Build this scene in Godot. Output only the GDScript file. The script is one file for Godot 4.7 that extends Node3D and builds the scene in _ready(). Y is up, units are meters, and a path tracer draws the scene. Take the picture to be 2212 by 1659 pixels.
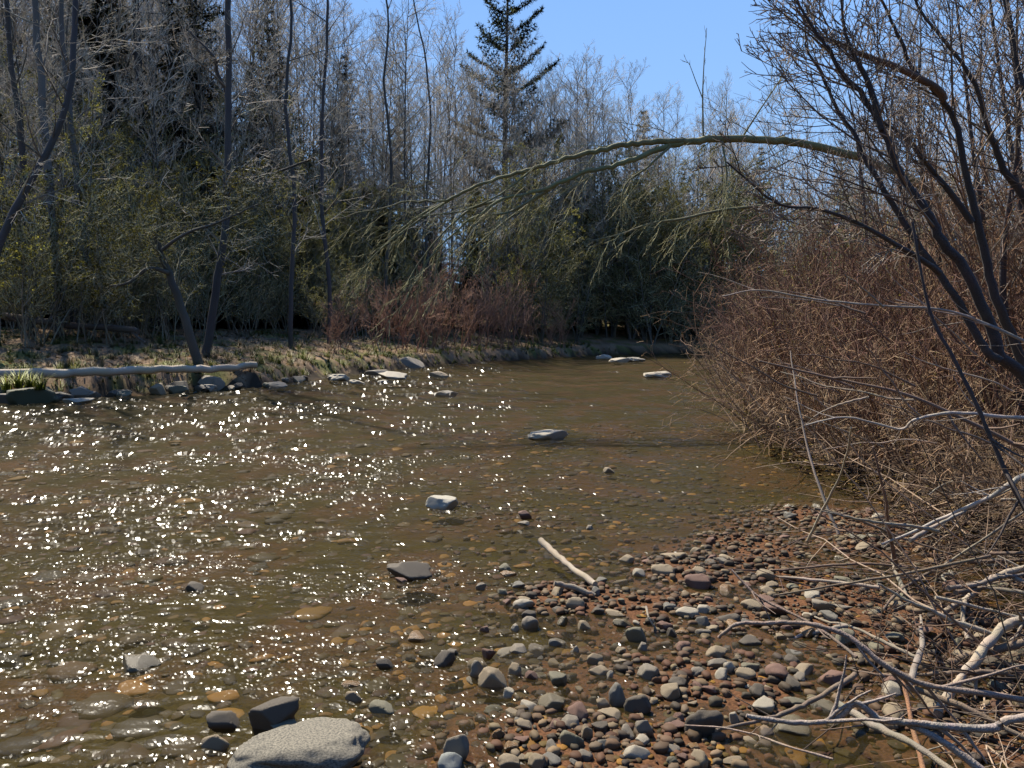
extends Node3D
# A shallow creek in early spring: riffle water, a gravel bar, a brushy right bank and a bare wood on the left bank.
# x right, y up, -z away from the camera; "d" below is distance along -z. Water level is y = 0.

const EYE := 1.5
const PITCH := -4.17
const FOCAL := 1663.0          # of a picture 2212 wide and 1659 high, in which picture positions below are given

var rng := RandomNumberGenerator.new()
var view := Basis(Vector3.RIGHT, deg_to_rad(PITCH))
var used := {}
var M := {}
var noise_a := FastNoiseLite.new()
var noise_b := FastNoiseLite.new()
var t0 := 0

# water lines, as (x, d)
var LEFT := [[-19.0, -8.0], [-16.0, 4.0], [-12.6, 11.0], [-10.2, 15.4], [-8.6, 17.6], [-6.4, 19.4], [-5.4, 24.0], [-3.6, 28.7], [-1.2, 34.0], [2.2, 38.6], [5.1, 43.0], [12.0, 47.0], [25.0, 49.0], [70.0, 50.0]]
var RIGHT := [[2.6, -8.0], [3.0, 0.0], [3.3, 3.0], [3.5, 6.0], [3.5, 9.0], [4.2, 12.5], [6.0, 20.0], [8.2, 30.0], [10.0, 37.0], [14.0, 41.0], [25.0, 43.0], [70.0, 44.0]]

class Buf:
	var v := PackedVector3Array()
	var n := PackedVector3Array()
	var c := PackedColorArray()
	var i := PackedInt32Array()
	func mesh(with_normals := true) -> ArrayMesh:
		var a := []
		a.resize(Mesh.ARRAY_MAX)
		a[Mesh.ARRAY_VERTEX] = v
		if with_normals:
			a[Mesh.ARRAY_NORMAL] = n
		if c.size() == v.size():
			a[Mesh.ARRAY_COLOR] = c
		a[Mesh.ARRAY_INDEX] = i
		var m := ArrayMesh.new()
		m.add_surface_from_arrays(Mesh.PRIMITIVE_TRIANGLES, a)
		return m

# ------------------------------------------------------------------ places

func ray(u: float, v: float) -> Vector3:
	return view * Vector3((u - 1106.0) / FOCAL, (829.5 - v) / FOCAL, -1.0)

func at(u: float, v: float, d: float) -> Vector3:      # the point at distance d
	var r := ray(u, v)
	return Vector3(0, EYE, 0) + r * (d / -r.z)

func on(u: float, v: float, y := 0.0) -> Vector3:      # the point at height y
	var r := ray(u, v)
	return Vector3(0, EYE, 0) + r * ((y - EYE) / r.y)

func side(line: Array, x: float, d: float) -> float:   # distance to a line, positive on its left when walking away
	var best := 1e9
	var s := 1.0
	for k in line.size() - 1:
		var ax: float = line[k][0]
		var ad: float = line[k][1]
		var bx: float = line[k + 1][0] - ax
		var bd: float = line[k + 1][1] - ad
		var px := x - ax
		var pd := d - ad
		var t := clampf((px * bx + pd * bd) / (bx * bx + bd * bd), 0.0, 1.0)
		var ex := px - t * bx
		var ed := pd - t * bd
		var q := ex * ex + ed * ed
		if q < best:
			best = q
			s = 1.0 if bx * pd - bd * px > 0.0 else -1.0
	return sqrt(best) * s

func bar(x: float, d: float) -> float:                 # 1 on the gravel bar, 0 off it
	var w := 0.0
	for b in [[0.35, 2.7, 0.75, 0.55], [0.75, 3.2, 0.75, 0.6], [1.0, 3.9, 0.7, 0.55], [0.35, 4.2, 0.55, 0.4], [1.3, 4.7, 0.75, 0.6], [1.9, 4.0, 0.9, 0.9], [2.4, 5.6, 1.0, 1.0], [1.9, 3.0, 0.9, 0.7], [1.7, 5.2, 0.7, 0.5]]:
		var ex: float = (x - b[0]) / b[2]
		var ed: float = (d - b[1]) / b[3]
		w = maxf(w, 1.0 - smoothstep(0.4, 1.25, sqrt(ex * ex + ed * ed)))
	return w

func land(x: float, d: float) -> float:
	return land_of(x, d, side(LEFT, x, d), -side(RIGHT, x, d))

func land_of(x: float, d: float, l: float, r: float) -> float:
	var rough := noise_a.get_noise_2d(x * 1.0, d * 1.0)
	if l > 0.0:
		return 0.02 + 0.36 * smoothstep(0.0, 0.7, l + rough * 0.35) + 0.13 * minf(l, 8.0) + rough * 0.12 * smoothstep(0.0, 1.5, l) + 5.0 * smoothstep(10.0, 45.0, l)
	if r > 0.0:
		return 0.0 + 0.30 * smoothstep(0.0, 1.4, r + rough * 0.4) + 0.03 * minf(r, 30.0) + rough * 0.10
	var dr := -r
	var dl := -l
	var deep := 0.015 + 0.055 * smoothstep(0.0, 1.6, dr) + 0.20 * smoothstep(2.6, 7.0, dr)
	deep = minf(deep, 0.03 + 0.35 * smoothstep(0.0, 2.5, dl))
	deep += rough * 0.02
	return -lerpf(deep, -0.004 + rough * 0.035, bar(x, d))

# ------------------------------------------------------------------ scene helpers

func numbered(called: String) -> String:
	var k: int = used.get(called, -1) + 1
	used[called] = k
	return called if k == 0 else "%s_%03d" % [called, k]

func tag(o: Node, label: String, category: String, group := "", kind := "") -> void:
	if label: o.set_meta("label", label)
	if category: o.set_meta("category", category)
	if group: o.set_meta("group", group)
	if kind: o.set_meta("kind", kind)

func thing(called: String, where: Vector3, label: String, category: String, group := "") -> Node3D:
	var o := Node3D.new()
	o.name = numbered(called)
	add_child(o)
	o.position = where
	tag(o, label, category, group)
	return o

func part(called: String, mesh: Mesh, mat: Material, parent: Node = null) -> MeshInstance3D:
	var o := MeshInstance3D.new()
	o.name = numbered(called) if parent == null else called
	o.mesh = mesh
	o.material_override = mat
	(self if parent == null else parent).add_child(o, true)
	return o

func copy_of(o: Node3D, where: Vector3, turn: float, size: float, label := "", group := "") -> Node3D:
	var c: Node3D = o.duplicate()
	c.name = numbered(o.get_meta("called"))
	add_child(c)
	c.position = where
	c.rotation = Vector3(0, turn, 0)
	c.scale = Vector3.ONE * size
	if label: c.set_meta("label", label)
	if group: c.set_meta("group", group)
	return c

func many(called: String, mesh: Mesh, mat: Material, places: Array, colors: PackedColorArray, label: String, category: String) -> void:
	var mm := MultiMesh.new()
	mm.transform_format = MultiMesh.TRANSFORM_3D
	mm.use_colors = colors.size() > 0
	mm.mesh = mesh
	mm.instance_count = places.size()
	for k in places.size():
		mm.set_instance_transform(k, places[k])
		if colors.size() > 0:
			mm.set_instance_color(k, colors[k])
	var o := MultiMeshInstance3D.new()
	o.name = numbered(called)
	o.multimesh = mm
	o.material_override = mat
	add_child(o)
	tag(o, label, category, "", "stuff")

func r(a: float, b: float) -> float:
	return rng.randf_range(a, b)

func rdir() -> Vector3:
	var z := r(-1, 1)
	var a := r(0, TAU)
	var q := sqrt(1 - z * z)
	return Vector3(q * cos(a), z, q * sin(a))

func tint(c: Color, spread: float) -> Color:
	var k := 1.0 + r(-spread, spread)
	return Color(c.r * k * (1 + r(-0.06, 0.06)), c.g * k, c.b * k * (1 + r(-0.08, 0.08)))

# ------------------------------------------------------------------ materials

func noise_tex(seed_: int, freq: float, colors: Array, stops: Array, kind := FastNoiseLite.TYPE_SIMPLEX_SMOOTH, octaves := 5, size := 512) -> NoiseTexture2D:
	var n := FastNoiseLite.new()
	n.seed = seed_
	n.noise_type = kind
	n.frequency = freq
	n.fractal_octaves = octaves
	n.fractal_gain = 0.6
	var g := Gradient.new()
	g.offsets = PackedFloat32Array(stops)
	g.colors = PackedColorArray(colors)
	var t := NoiseTexture2D.new()
	t.width = size
	t.height = size
	t.seamless = true
	t.noise = n
	t.color_ramp = g
	return t

func grey(a: float) -> Color:
	return Color(a, a, a)

func plain(color: Color, rough := 0.9, vertex := false) -> StandardMaterial3D:
	var m := StandardMaterial3D.new()
	m.albedo_color = color.linear_to_srgb()
	m.roughness = rough
	m.vertex_color_use_as_albedo = vertex
	return m

func tri(m: StandardMaterial3D, scale_: float, world := false) -> void:
	m.uv1_triplanar = true
	m.uv1_world_triplanar = world
	m.uv1_scale = Vector3.ONE * scale_

func make_materials() -> void:
	var speck := noise_tex(3, 0.03, [grey(0.55), grey(0.84), grey(0.95), grey(0.7), grey(1.0)], [0.15, 0.38, 0.5, 0.58, 0.85])
	var relief := noise_tex(4, 0.02, [grey(0), grey(1)], [0.0, 1.0])
	var fine := noise_tex(5, 0.09, [grey(0.55), grey(1.0), grey(0.8)], [0.2, 0.6, 1.0])
	var bark_relief := noise_tex(6, 0.05, [grey(0), grey(1)], [0.25, 0.75])
	# bark, branches and twigs: the tone of each stem is in its vertex colour
	var b := plain(Color.WHITE, 0.85, true)
	b.albedo_texture = fine
	tri(b, 2.5)
	b.heightmap_enabled = true
	b.heightmap_texture = bark_relief
	b.heightmap_scale = 0.25
	M.bark = b
	M.twig = plain(Color.WHITE, 0.8, true)
	M.twig.metallic_specular = 0.3
	var lf := plain(Color.WHITE, 0.6, true)
	lf.backlight_enabled = true
	lf.backlight = Color(1.0, 1.0, 0.85)
	M.leaf = lf
	M.needle = plain(Color.WHITE, 0.55, true)
	M.needle.backlight_enabled = true
	M.needle.backlight = Color(0.8, 0.85, 0.6)
	# stones
	var tones := {"grey": Color(0.22, 0.18, 0.125), "tan": Color(0.28, 0.21, 0.12), "red": Color(0.17, 0.085, 0.052), "green": Color(0.165, 0.145, 0.085), "blue": Color(0.17, 0.152, 0.115), "dark": Color(0.095, 0.072, 0.044), "pale": Color(0.38, 0.325, 0.23), "olive": Color(0.13, 0.095, 0.035), "ochre": Color(0.22, 0.115, 0.03), "white": Color(0.42, 0.38, 0.285), "slab": Color(0.27, 0.28, 0.24), "moss": Color(0.055, 0.058, 0.022)}
	for t in tones:
		var s := plain(tones[t], 0.78 if t != "olive" and t != "ochre" else 0.35)
		s.albedo_texture = speck
		tri(s, 5.0)
		s.heightmap_enabled = true
		s.heightmap_texture = relief
		s.heightmap_scale = 0.22
		M["stone_" + t] = s
	var sp := plain(Color(0.24, 0.21, 0.15), 0.9)          # granite of the big flat boulder
	sp.albedo_texture = noise_tex(8, 0.03, [grey(0.4), grey(0.62), grey(0.95), grey(0.7), grey(1.0)], [0.3, 0.43, 0.52, 0.6, 0.8])
	tri(sp, 2.5)
	sp.heightmap_enabled = true
	sp.heightmap_texture = noise_tex(14, 0.012, [grey(0), grey(1)], [0.0, 1.0])
	sp.heightmap_scale = 0.15
	M.granite = sp
	var bs := plain(Color.WHITE, 0.7, true)
	bs.albedo_texture = speck
	tri(bs, 6.0)
	bs.metallic_specular = 0.25
	M.bed_stone = bs
	# ground
	var g := plain(Color.WHITE, 0.95, true)
	g.albedo_texture = noise_tex(9, 0.03, [grey(0.45), grey(0.8), grey(1.0), grey(0.7), grey(1.0)], [0.1, 0.4, 0.52, 0.6, 0.9], FastNoiseLite.TYPE_SIMPLEX_SMOOTH, 6, 1024)
	tri(g, 0.6, true)
	g.metallic_specular = 0.2
	g.heightmap_enabled = true
	g.heightmap_texture = relief
	g.heightmap_scale = 0.8
	M.ground = g
	var w := StandardMaterial3D.new()
	w.transparency = BaseMaterial3D.TRANSPARENCY_ALPHA
	w.albedo_color = Color(Color(0.042, 0.030, 0.007).linear_to_srgb(), 0.28)
	w.roughness = 0.18
	w.metallic_specular = 0.18
	M.water = w
	var wood := plain(Color.WHITE, 0.9, true)
	wood.albedo_texture = fine
	tri(wood, 6.0)
	wood.heightmap_enabled = true
	wood.heightmap_texture = bark_relief
	wood.heightmap_scale = 0.14
	M.wood = wood

# ------------------------------------------------------------------ stems

func tube(b: Buf, pts: PackedVector3Array, r0: float, r1: float, sides: int, col: Color, swell := 1.0) -> void:
	var base := b.v.size()
	var n := pts.size()
	var ref := Vector3(0.31, 0.77, 0.55)
	for k in n:
		var d := (pts[mini(k + 1, n - 1)] - pts[maxi(k - 1, 0)]).normalized()
		var a := d.cross(ref)
		if a.length_squared() < 0.02:
			a = d.cross(Vector3(0.8, -0.2, 0.56))
		a = a.normalized()
		var c := d.cross(a)
		var t := float(k) / (n - 1)
		var rad := lerpf(r0, r1, t)
		if k == 0:
			rad *= swell
		var ring := tint(col, 0.16) if sides > 6 else col
		if sides == 9: rad *= r(0.86, 1.15)
		for s in sides:
			var w := TAU * s / sides
			var o := a * cos(w) + c * sin(w)
			b.v.append(pts[k] + o * rad)
			b.n.append(o)
			b.c.append(ring)
	for k in n - 1:
		var p := base + k * sides
		for s in sides:
			var q := (s + 1) % sides
			b.i.append(p + s)
			b.i.append(p + sides + s)
			b.i.append(p + q)
			b.i.append(p + q)
			b.i.append(p + sides + s)
			b.i.append(p + sides + q)

func cap(b: Buf, centre: Vector3, outward: Vector3, rad: float, sides: int, col: Color) -> void:
	var a := outward.cross(Vector3(0.31, 0.77, 0.55)).normalized()
	var c := outward.cross(a)
	var base := b.v.size()
	b.v.append(centre + outward * rad * 0.25)
	b.n.append(outward)
	b.c.append(col)
	for s in sides:
		var w := TAU * s / sides
		b.v.append(centre + (a * cos(w) + c * sin(w)) * rad)
		b.n.append(outward)
		b.c.append(col)
	for s in sides:
		b.i.append(base)
		b.i.append(base + 1 + (s + 1) % sides)
		b.i.append(base + 1 + s)

func path(start: Vector3, dir: Vector3, length: float, segs: int, wander: float, lift: float) -> PackedVector3Array:
	var pts := PackedVector3Array([start])
	var d := dir.normalized()
	var p := start
	for k in segs:
		d = (d + rdir() * wander + Vector3(0, lift, 0)).normalized()
		p += d * (length / segs)
		pts.append(p)
	return pts

func along(pts: PackedVector3Array, t: float) -> Vector3:
	var f := clampf(t, 0.0, 1.0) * (pts.size() - 1)
	var k := mini(int(f), pts.size() - 2)
	return pts[k].lerp(pts[k + 1], f - k)

func heading(pts: PackedVector3Array, t: float) -> Vector3:
	var f := clampf(t, 0.0, 1.0) * (pts.size() - 1)
	var k := mini(int(f), pts.size() - 2)
	return (pts[k + 1] - pts[k]).normalized()

func off(dir: Vector3, angle: float) -> Vector3:
	var a := dir.cross(rdir())
	if a.length_squared() < 1e-4:
		a = dir.cross(Vector3(1, 0.2, 0.1))
	return dir.rotated(a.normalized(), angle)

func leaf(b: Buf, p: Vector3, size: float, col: Color) -> void:
	var d := rdir()
	var s := d.cross(rdir()).normalized()
	var base := b.v.size()
	var n := d.cross(s)
	for q in [p, p + d * size * 0.5 + s * size * 0.3, p + d * size, p + d * size * 0.5 - s * size * 0.3]:
		b.v.append(q)
		b.n.append(n)
		b.c.append(col)
	for k in [0, 2, 1, 0, 3, 2]:
		b.i.append(base + k)

# branches off a stem, and branches off those. o: n (how many at each level), ang, len (share of the parent), wander, lift, col, tip, leaves
func sprout(limbs: Buf, twigs: Buf, leaves: Buf, pts: PackedVector3Array, length: float, rad: float, level: int, o: Dictionary, from := 0.25) -> void:
	var n: int = o.n[level]
	for k in n:
		var t := from + (1.0 - from) * (k + r(0.0, 1.0)) / n
		var dir := off(heading(pts, t), o.ang[level] * r(0.7, 1.3))
		var l: float = length * o.len[level] * r(0.55, 1.15) * (1.15 - 0.6 * (t - from) / (1.0 - from))
		var last: bool = level == o.n.size() - 1
		var rr: float = maxf(rad * o.get("slim", 0.5) * (1.1 - 0.55 * t), o.tip * (1.0 if last else 1.5))
		var q := path(along(pts, t), dir, l, o.segs[level] if o.has("segs") else (2 if last else 4), o.wander, o.lift)
		var col: Color = tint(o.col if level > 0 else o.get("limb", o.col), 0.45)
		tube(twigs if level > 0 else limbs, q, rr, o.tip * 0.6, 3 if level > 0 else 4, col)
		if last:
			if leaves != null:
				for j in o.leaves:
					leaf(leaves, along(q, r(0.2, 1.0)) + rdir() * 0.02, r(0.6, 1.3) * o.leaf_size, tint(o.leaf_col, 0.35))
		else:
			sprout(limbs, twigs, leaves, q, l, rr, level + 1, o)

func finish_tree(root: Node3D, called: String, trunk: Buf, limbs: Buf, twigs: Buf, leaves: Buf, leaf_name := "buds") -> void:
	root.set_meta("called", called)
	if trunk != null and trunk.v.size(): part("trunk", trunk.mesh(), M.bark, root)
	if twigs != null and twigs.v.size(): part("crown", twigs.mesh(), M.twig, root).set_meta("kind", "stuff")
	if leaves != null and leaves.v.size(): part(leaf_name, leaves.mesh(), M.leaf, root).set_meta("kind", "stuff")

func hardwood(called: String, high: float, rad: float, o: Dictionary, label: String, group: String) -> Node3D:
	var root := thing(called, Vector3(0, -300, 0), label, "tree", group)
	var trunk := Buf.new()
	var twigs := Buf.new()
	var limbs := twigs
	var leaves: Buf = Buf.new() if o.get("leaves", 0) > 0 else null
	var stems: int = o.get("stems", 1)
	for s in stems:
		var lean: Vector3 = Vector3(0, 1, 0) + (rdir() * o.get("splay", 0.03))
		lean.y = absf(lean.y)
		var h: float = high * (1.0 if s == 0 else r(0.6, 0.95))
		var pts := path(Vector3(0, -0.25, 0) + (Vector3(r(-0.1, 0.1), 0, r(-0.1, 0.1)) if s else Vector3.ZERO), lean, h, 12, o.get("sway", 0.035), 0.01)
		tube(trunk, pts, rad, rad * 0.12, 7, tint(o.bark, 0.12), 1.35)
		sprout(limbs, twigs, leaves, pts, h, rad, 0, o, o.get("from", 0.3))
	finish_tree(root, called, trunk, limbs, twigs, leaves)
	return root

func shrub(called: String, high: float, o: Dictionary, label: String, group: String, lean := Vector3.ZERO) -> Node3D:
	var root := thing(called, Vector3(0, -300, 0), label, "shrub", group)
	var stems := Buf.new()
	var twigs := Buf.new()
	var leaves: Buf = Buf.new() if o.get("leaves", 0) > 0 else null
	for s in o.stems:
		var d: Vector3 = (Vector3(0, 1, 0) + rdir() * o.splay * Vector3(1, 0.3, 1) + lean * r(0.3, 1.2)).normalized()
		var h: float = high * r(0.55, 1.1)
		var pts := path(Vector3(r(-1, 1) * o.get("spread", 0.3), -0.1, r(-1, 1) * o.get("spread", 0.3)), d, h, 7, o.sway, -0.02)
		var rad: float = o.rad * r(0.6, 1.2)
		tube(stems, pts, rad, rad * 0.25, 4, tint(o.limb, 0.3))
		sprout(stems, twigs, leaves, pts, h, rad, 0, o, 0.15)
	root.set_meta("called", called)
	part("stems", stems.mesh(), M.twig, root).set_meta("kind", "stuff")
	part("twigs", twigs.mesh(), M.twig, root).set_meta("kind", "stuff")
	if leaves != null: part("buds", leaves.mesh(), M.leaf, root).set_meta("kind", "stuff")
	return root

func needles(b: Buf, p: Vector3, dir: Vector3, n: int, size: float, col: Color) -> void:
	for k in n:
		var d := (dir * 0.7 + rdir()).normalized() * size * r(0.6, 1.2)
		var s := d.cross(rdir()).normalized() * size * 0.11
		var base := b.v.size()
		var nn := d.cross(s).normalized()
		var c := tint(col, 0.3)
		b.v.append(p + s)
		b.v.append(p - s)
		b.v.append(p + d)
		for j in 3:
			b.n.append(nn)
			b.c.append(c)
			b.i.append(base + j)

func conifer(called: String, high: float, rad: float, o: Dictionary, label: String, group: String) -> Node3D:
	var root := thing(called, Vector3(0, -300, 0), label, "tree", group)
	var trunk := Buf.new()
	var limbs := trunk
	var green := Buf.new()
	var pts := path(Vector3(0, -0.3, 0), Vector3(0, 1, 0), high, 12, 0.015, 0.03)
	tube(trunk, pts, rad, rad * 0.08, 7, tint(o.bark, 0.1), 1.3)
	var y: float = o.bare * high
	while y < high * 0.985:
		var t := y / high
		var turn := r(0, TAU)
		var arms: int = rng.randi_range(o.arms[0], o.arms[1])
		var full: float = o.reach * pow(clampf((1.0 - t) / (1.0 - o.bare), 0.02, 1.0), o.taper) * (0.75 if t < o.bare + 0.06 else 1.0)
		for a in arms:
			if r(0, 1) < o.get("gaps", 0.0): continue
			var w := turn + TAU * a / arms + r(-0.25, 0.25)
			var l := full * r(0.6, 1.2)
			var rise: float = lerpf(o.rise0, o.rise1, t) + r(-0.12, 0.12)
			var q := path(along(pts, t), Vector3(cos(w), rise, sin(w)), l, 6, 0.06, o.curl)
			tube(limbs, q, maxf(rad * 0.2 * (1.1 - t), 0.012), 0.006, 4, tint(o.bark, 0.2))
			var step: float = o.step
			var s: float = l * o.inner
			while s < l:
				var u := s / l
				var p := along(q, u)
				var h := heading(q, u)
				var width: float = o.width * l * (1.0 - absf(u - 0.55) * 1.1)
				for e in [-1.0, 1.0]:
					var sd: Vector3 = (h.cross(Vector3.UP).normalized() * e + h * 0.55 + Vector3(0, o.droop + r(-0.1, 0.15), 0)).normalized()
					var m := maxf(0.12, width * r(0.5, 1.1))
					var c := 0.04
					while c < m:
						needles(green, p + sd * c, sd, o.blades, o.blade, o.col)
						c += step
				s += step * 1.3
			needles(green, q[q.size() - 1], heading(q, 1.0), o.blades * 2, o.blade, o.col)
		y += o.gap * r(0.8, 1.2)
	root.set_meta("called", called)
	part("trunk", trunk.mesh(), M.bark, root)
	part("crown", green.mesh(), M.needle, root).set_meta("kind", "stuff")
	return root

# ------------------------------------------------------------------ stones

func boulder_mesh(seed_: int, fine: int, flat: float, cuts: int, lump := 0.16) -> ArrayMesh:
	# unit stone: about 1 wide, 1 deep, 1 high, centred; a cube sphere pushed about by noise and trimmed by planes
	var g := RandomNumberGenerator.new()
	g.seed = seed_
	var planes := []
	for k in cuts:
		var z := g.randf_range(-0.5, 1.0)
		var a := g.randf_range(0, TAU)
		planes.append([Vector3(sqrt(maxf(0.0, 1 - z * z)) * cos(a), z, sqrt(maxf(0.0, 1 - z * z)) * sin(a)).normalized(), g.randf_range(0.46, 0.8)])
	if flat > 0.0:
		planes.append([Vector3(g.randf_range(-0.15, 0.15), 1, g.randf_range(-0.15, 0.15)).normalized(), 1.0 - flat])
	var nz := FastNoiseLite.new()
	nz.seed = seed_
	nz.frequency = 0.8
	nz.fractal_octaves = 3
	var st := SurfaceTool.new()
	st.begin(Mesh.PRIMITIVE_TRIANGLES)
	st.set_smooth_group(0)
	var axes := [Vector3.RIGHT, Vector3.LEFT, Vector3.UP, Vector3.DOWN, Vector3.BACK, Vector3.FORWARD]
	for n in axes:
		var s: Vector3 = Vector3(n.y, n.z, n.x)
		var t: Vector3 = n.cross(s)
		for iy in fine:
			for ix in fine:
				var q := []
				for e in [[0, 0], [1, 0], [1, 1], [0, 1]]:
					var a := tan((float(ix + e[0]) / fine * 2.0 - 1.0) * PI / 4)
					var c := tan((float(iy + e[1]) / fine * 2.0 - 1.0) * PI / 4)
					var p: Vector3 = (n + s * a + t * c).normalized()
					var rad := 1.0 + lump * 2.0 * nz.get_noise_3d(p.x, p.y, p.z)
					for pl in planes:
						var k: float = p.dot(pl[0])
						if k > 0.05:
							var lim: float = pl[1] / k
							if lim < rad: rad = lerpf(rad, lim, 0.96)
					q.append(p * rad * 0.5)
				for k in [0, 2, 1, 0, 3, 2]:
					st.add_vertex(q[k])
	st.index()
	st.generate_normals()
	return st.commit()

var shapes := []
var fine_shapes := []
var stones := []         # [x, d, radius] of what is placed, so that scattered stones keep clear

func stone_at(called: String, where: Vector3, size: Vector3, turn: float, tone: String, mesh: Mesh, label: String, group := "") -> MeshInstance3D:
	var o := part(called, mesh, M.granite if tone == "granite" else M["stone_" + tone])
	o.position = where
	o.basis = Basis(Vector3.UP, turn) * Basis(Vector3(r(-1, 1), 0, r(-1, 1)).normalized(), r(-0.22, 0.22) if called == "cobble" else r(-0.08, 0.08)) * Basis.from_scale(size)
	tag(o, label, "rock" if called != "cobble" else "stone", group)
	stones.append([where.x, -where.z, maxf(size.x, size.z) * 0.5])
	return o

# u: middle, v: where its front meets the water or ground, w, h: how wide and high it looks
func stone(u: float, v: float, w: float, h: float, tone: String, label := "", shape := -1, bed := 0.0, deepness := 0.8) -> void:
	var front := on(u, v, bed)
	var dist := -front.z
	var wide := w / FOCAL * dist
	var slope := EYE / sqrt(dist * dist + EYE * EYE)
	var deep := wide * deepness
	var high := clampf((h / FOCAL * dist - deep * slope * 0.4) / sqrt(1.0 - slope * slope), wide * 0.25, wide * 1.0)
	var whole := high * 1.55
	var p := Vector3(front.x, bed + high - whole * 0.5, front.z - deep * 0.42)
	var big := wide > 0.2 or w > 90
	var list := fine_shapes if big else shapes
	var mesh: Mesh = list[(shape if shape >= 0 else rng.randi()) % list.size()]
	if label:
		stone_at("boulder" if wide > 0.25 else "cobble", p, Vector3(wide * 1.05, whole, deep), r(-0.3, 0.3) + (PI if rng.randi() % 2 else 0.0), tone, mesh, label)
	else:
		stone_at("cobble", p, Vector3(wide * 1.05, whole, deep), r(-0.3, 0.3) + (PI if rng.randi() % 2 else 0.0), tone, mesh, cobble_label(tone), "cobbles of the gravel bar")

func cobble_label(tone: String) -> String:
	return {"grey": "dry grey rounded cobble on the gravel bar", "tan": "dry tan rounded cobble on the gravel bar", "red": "reddish brown cobble on the gravel bar", "green": "greenish grey cobble on the gravel bar", "blue": "bluish slate grey cobble on the gravel bar", "dark": "dark charcoal cobble on the gravel bar", "pale": "pale buff cobble on the gravel bar", "olive": "wet olive brown cobble in the shallows", "ochre": "wet ochre cobble in the shallows"}.get(tone, "smooth cobble on the gravel bar")

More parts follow.
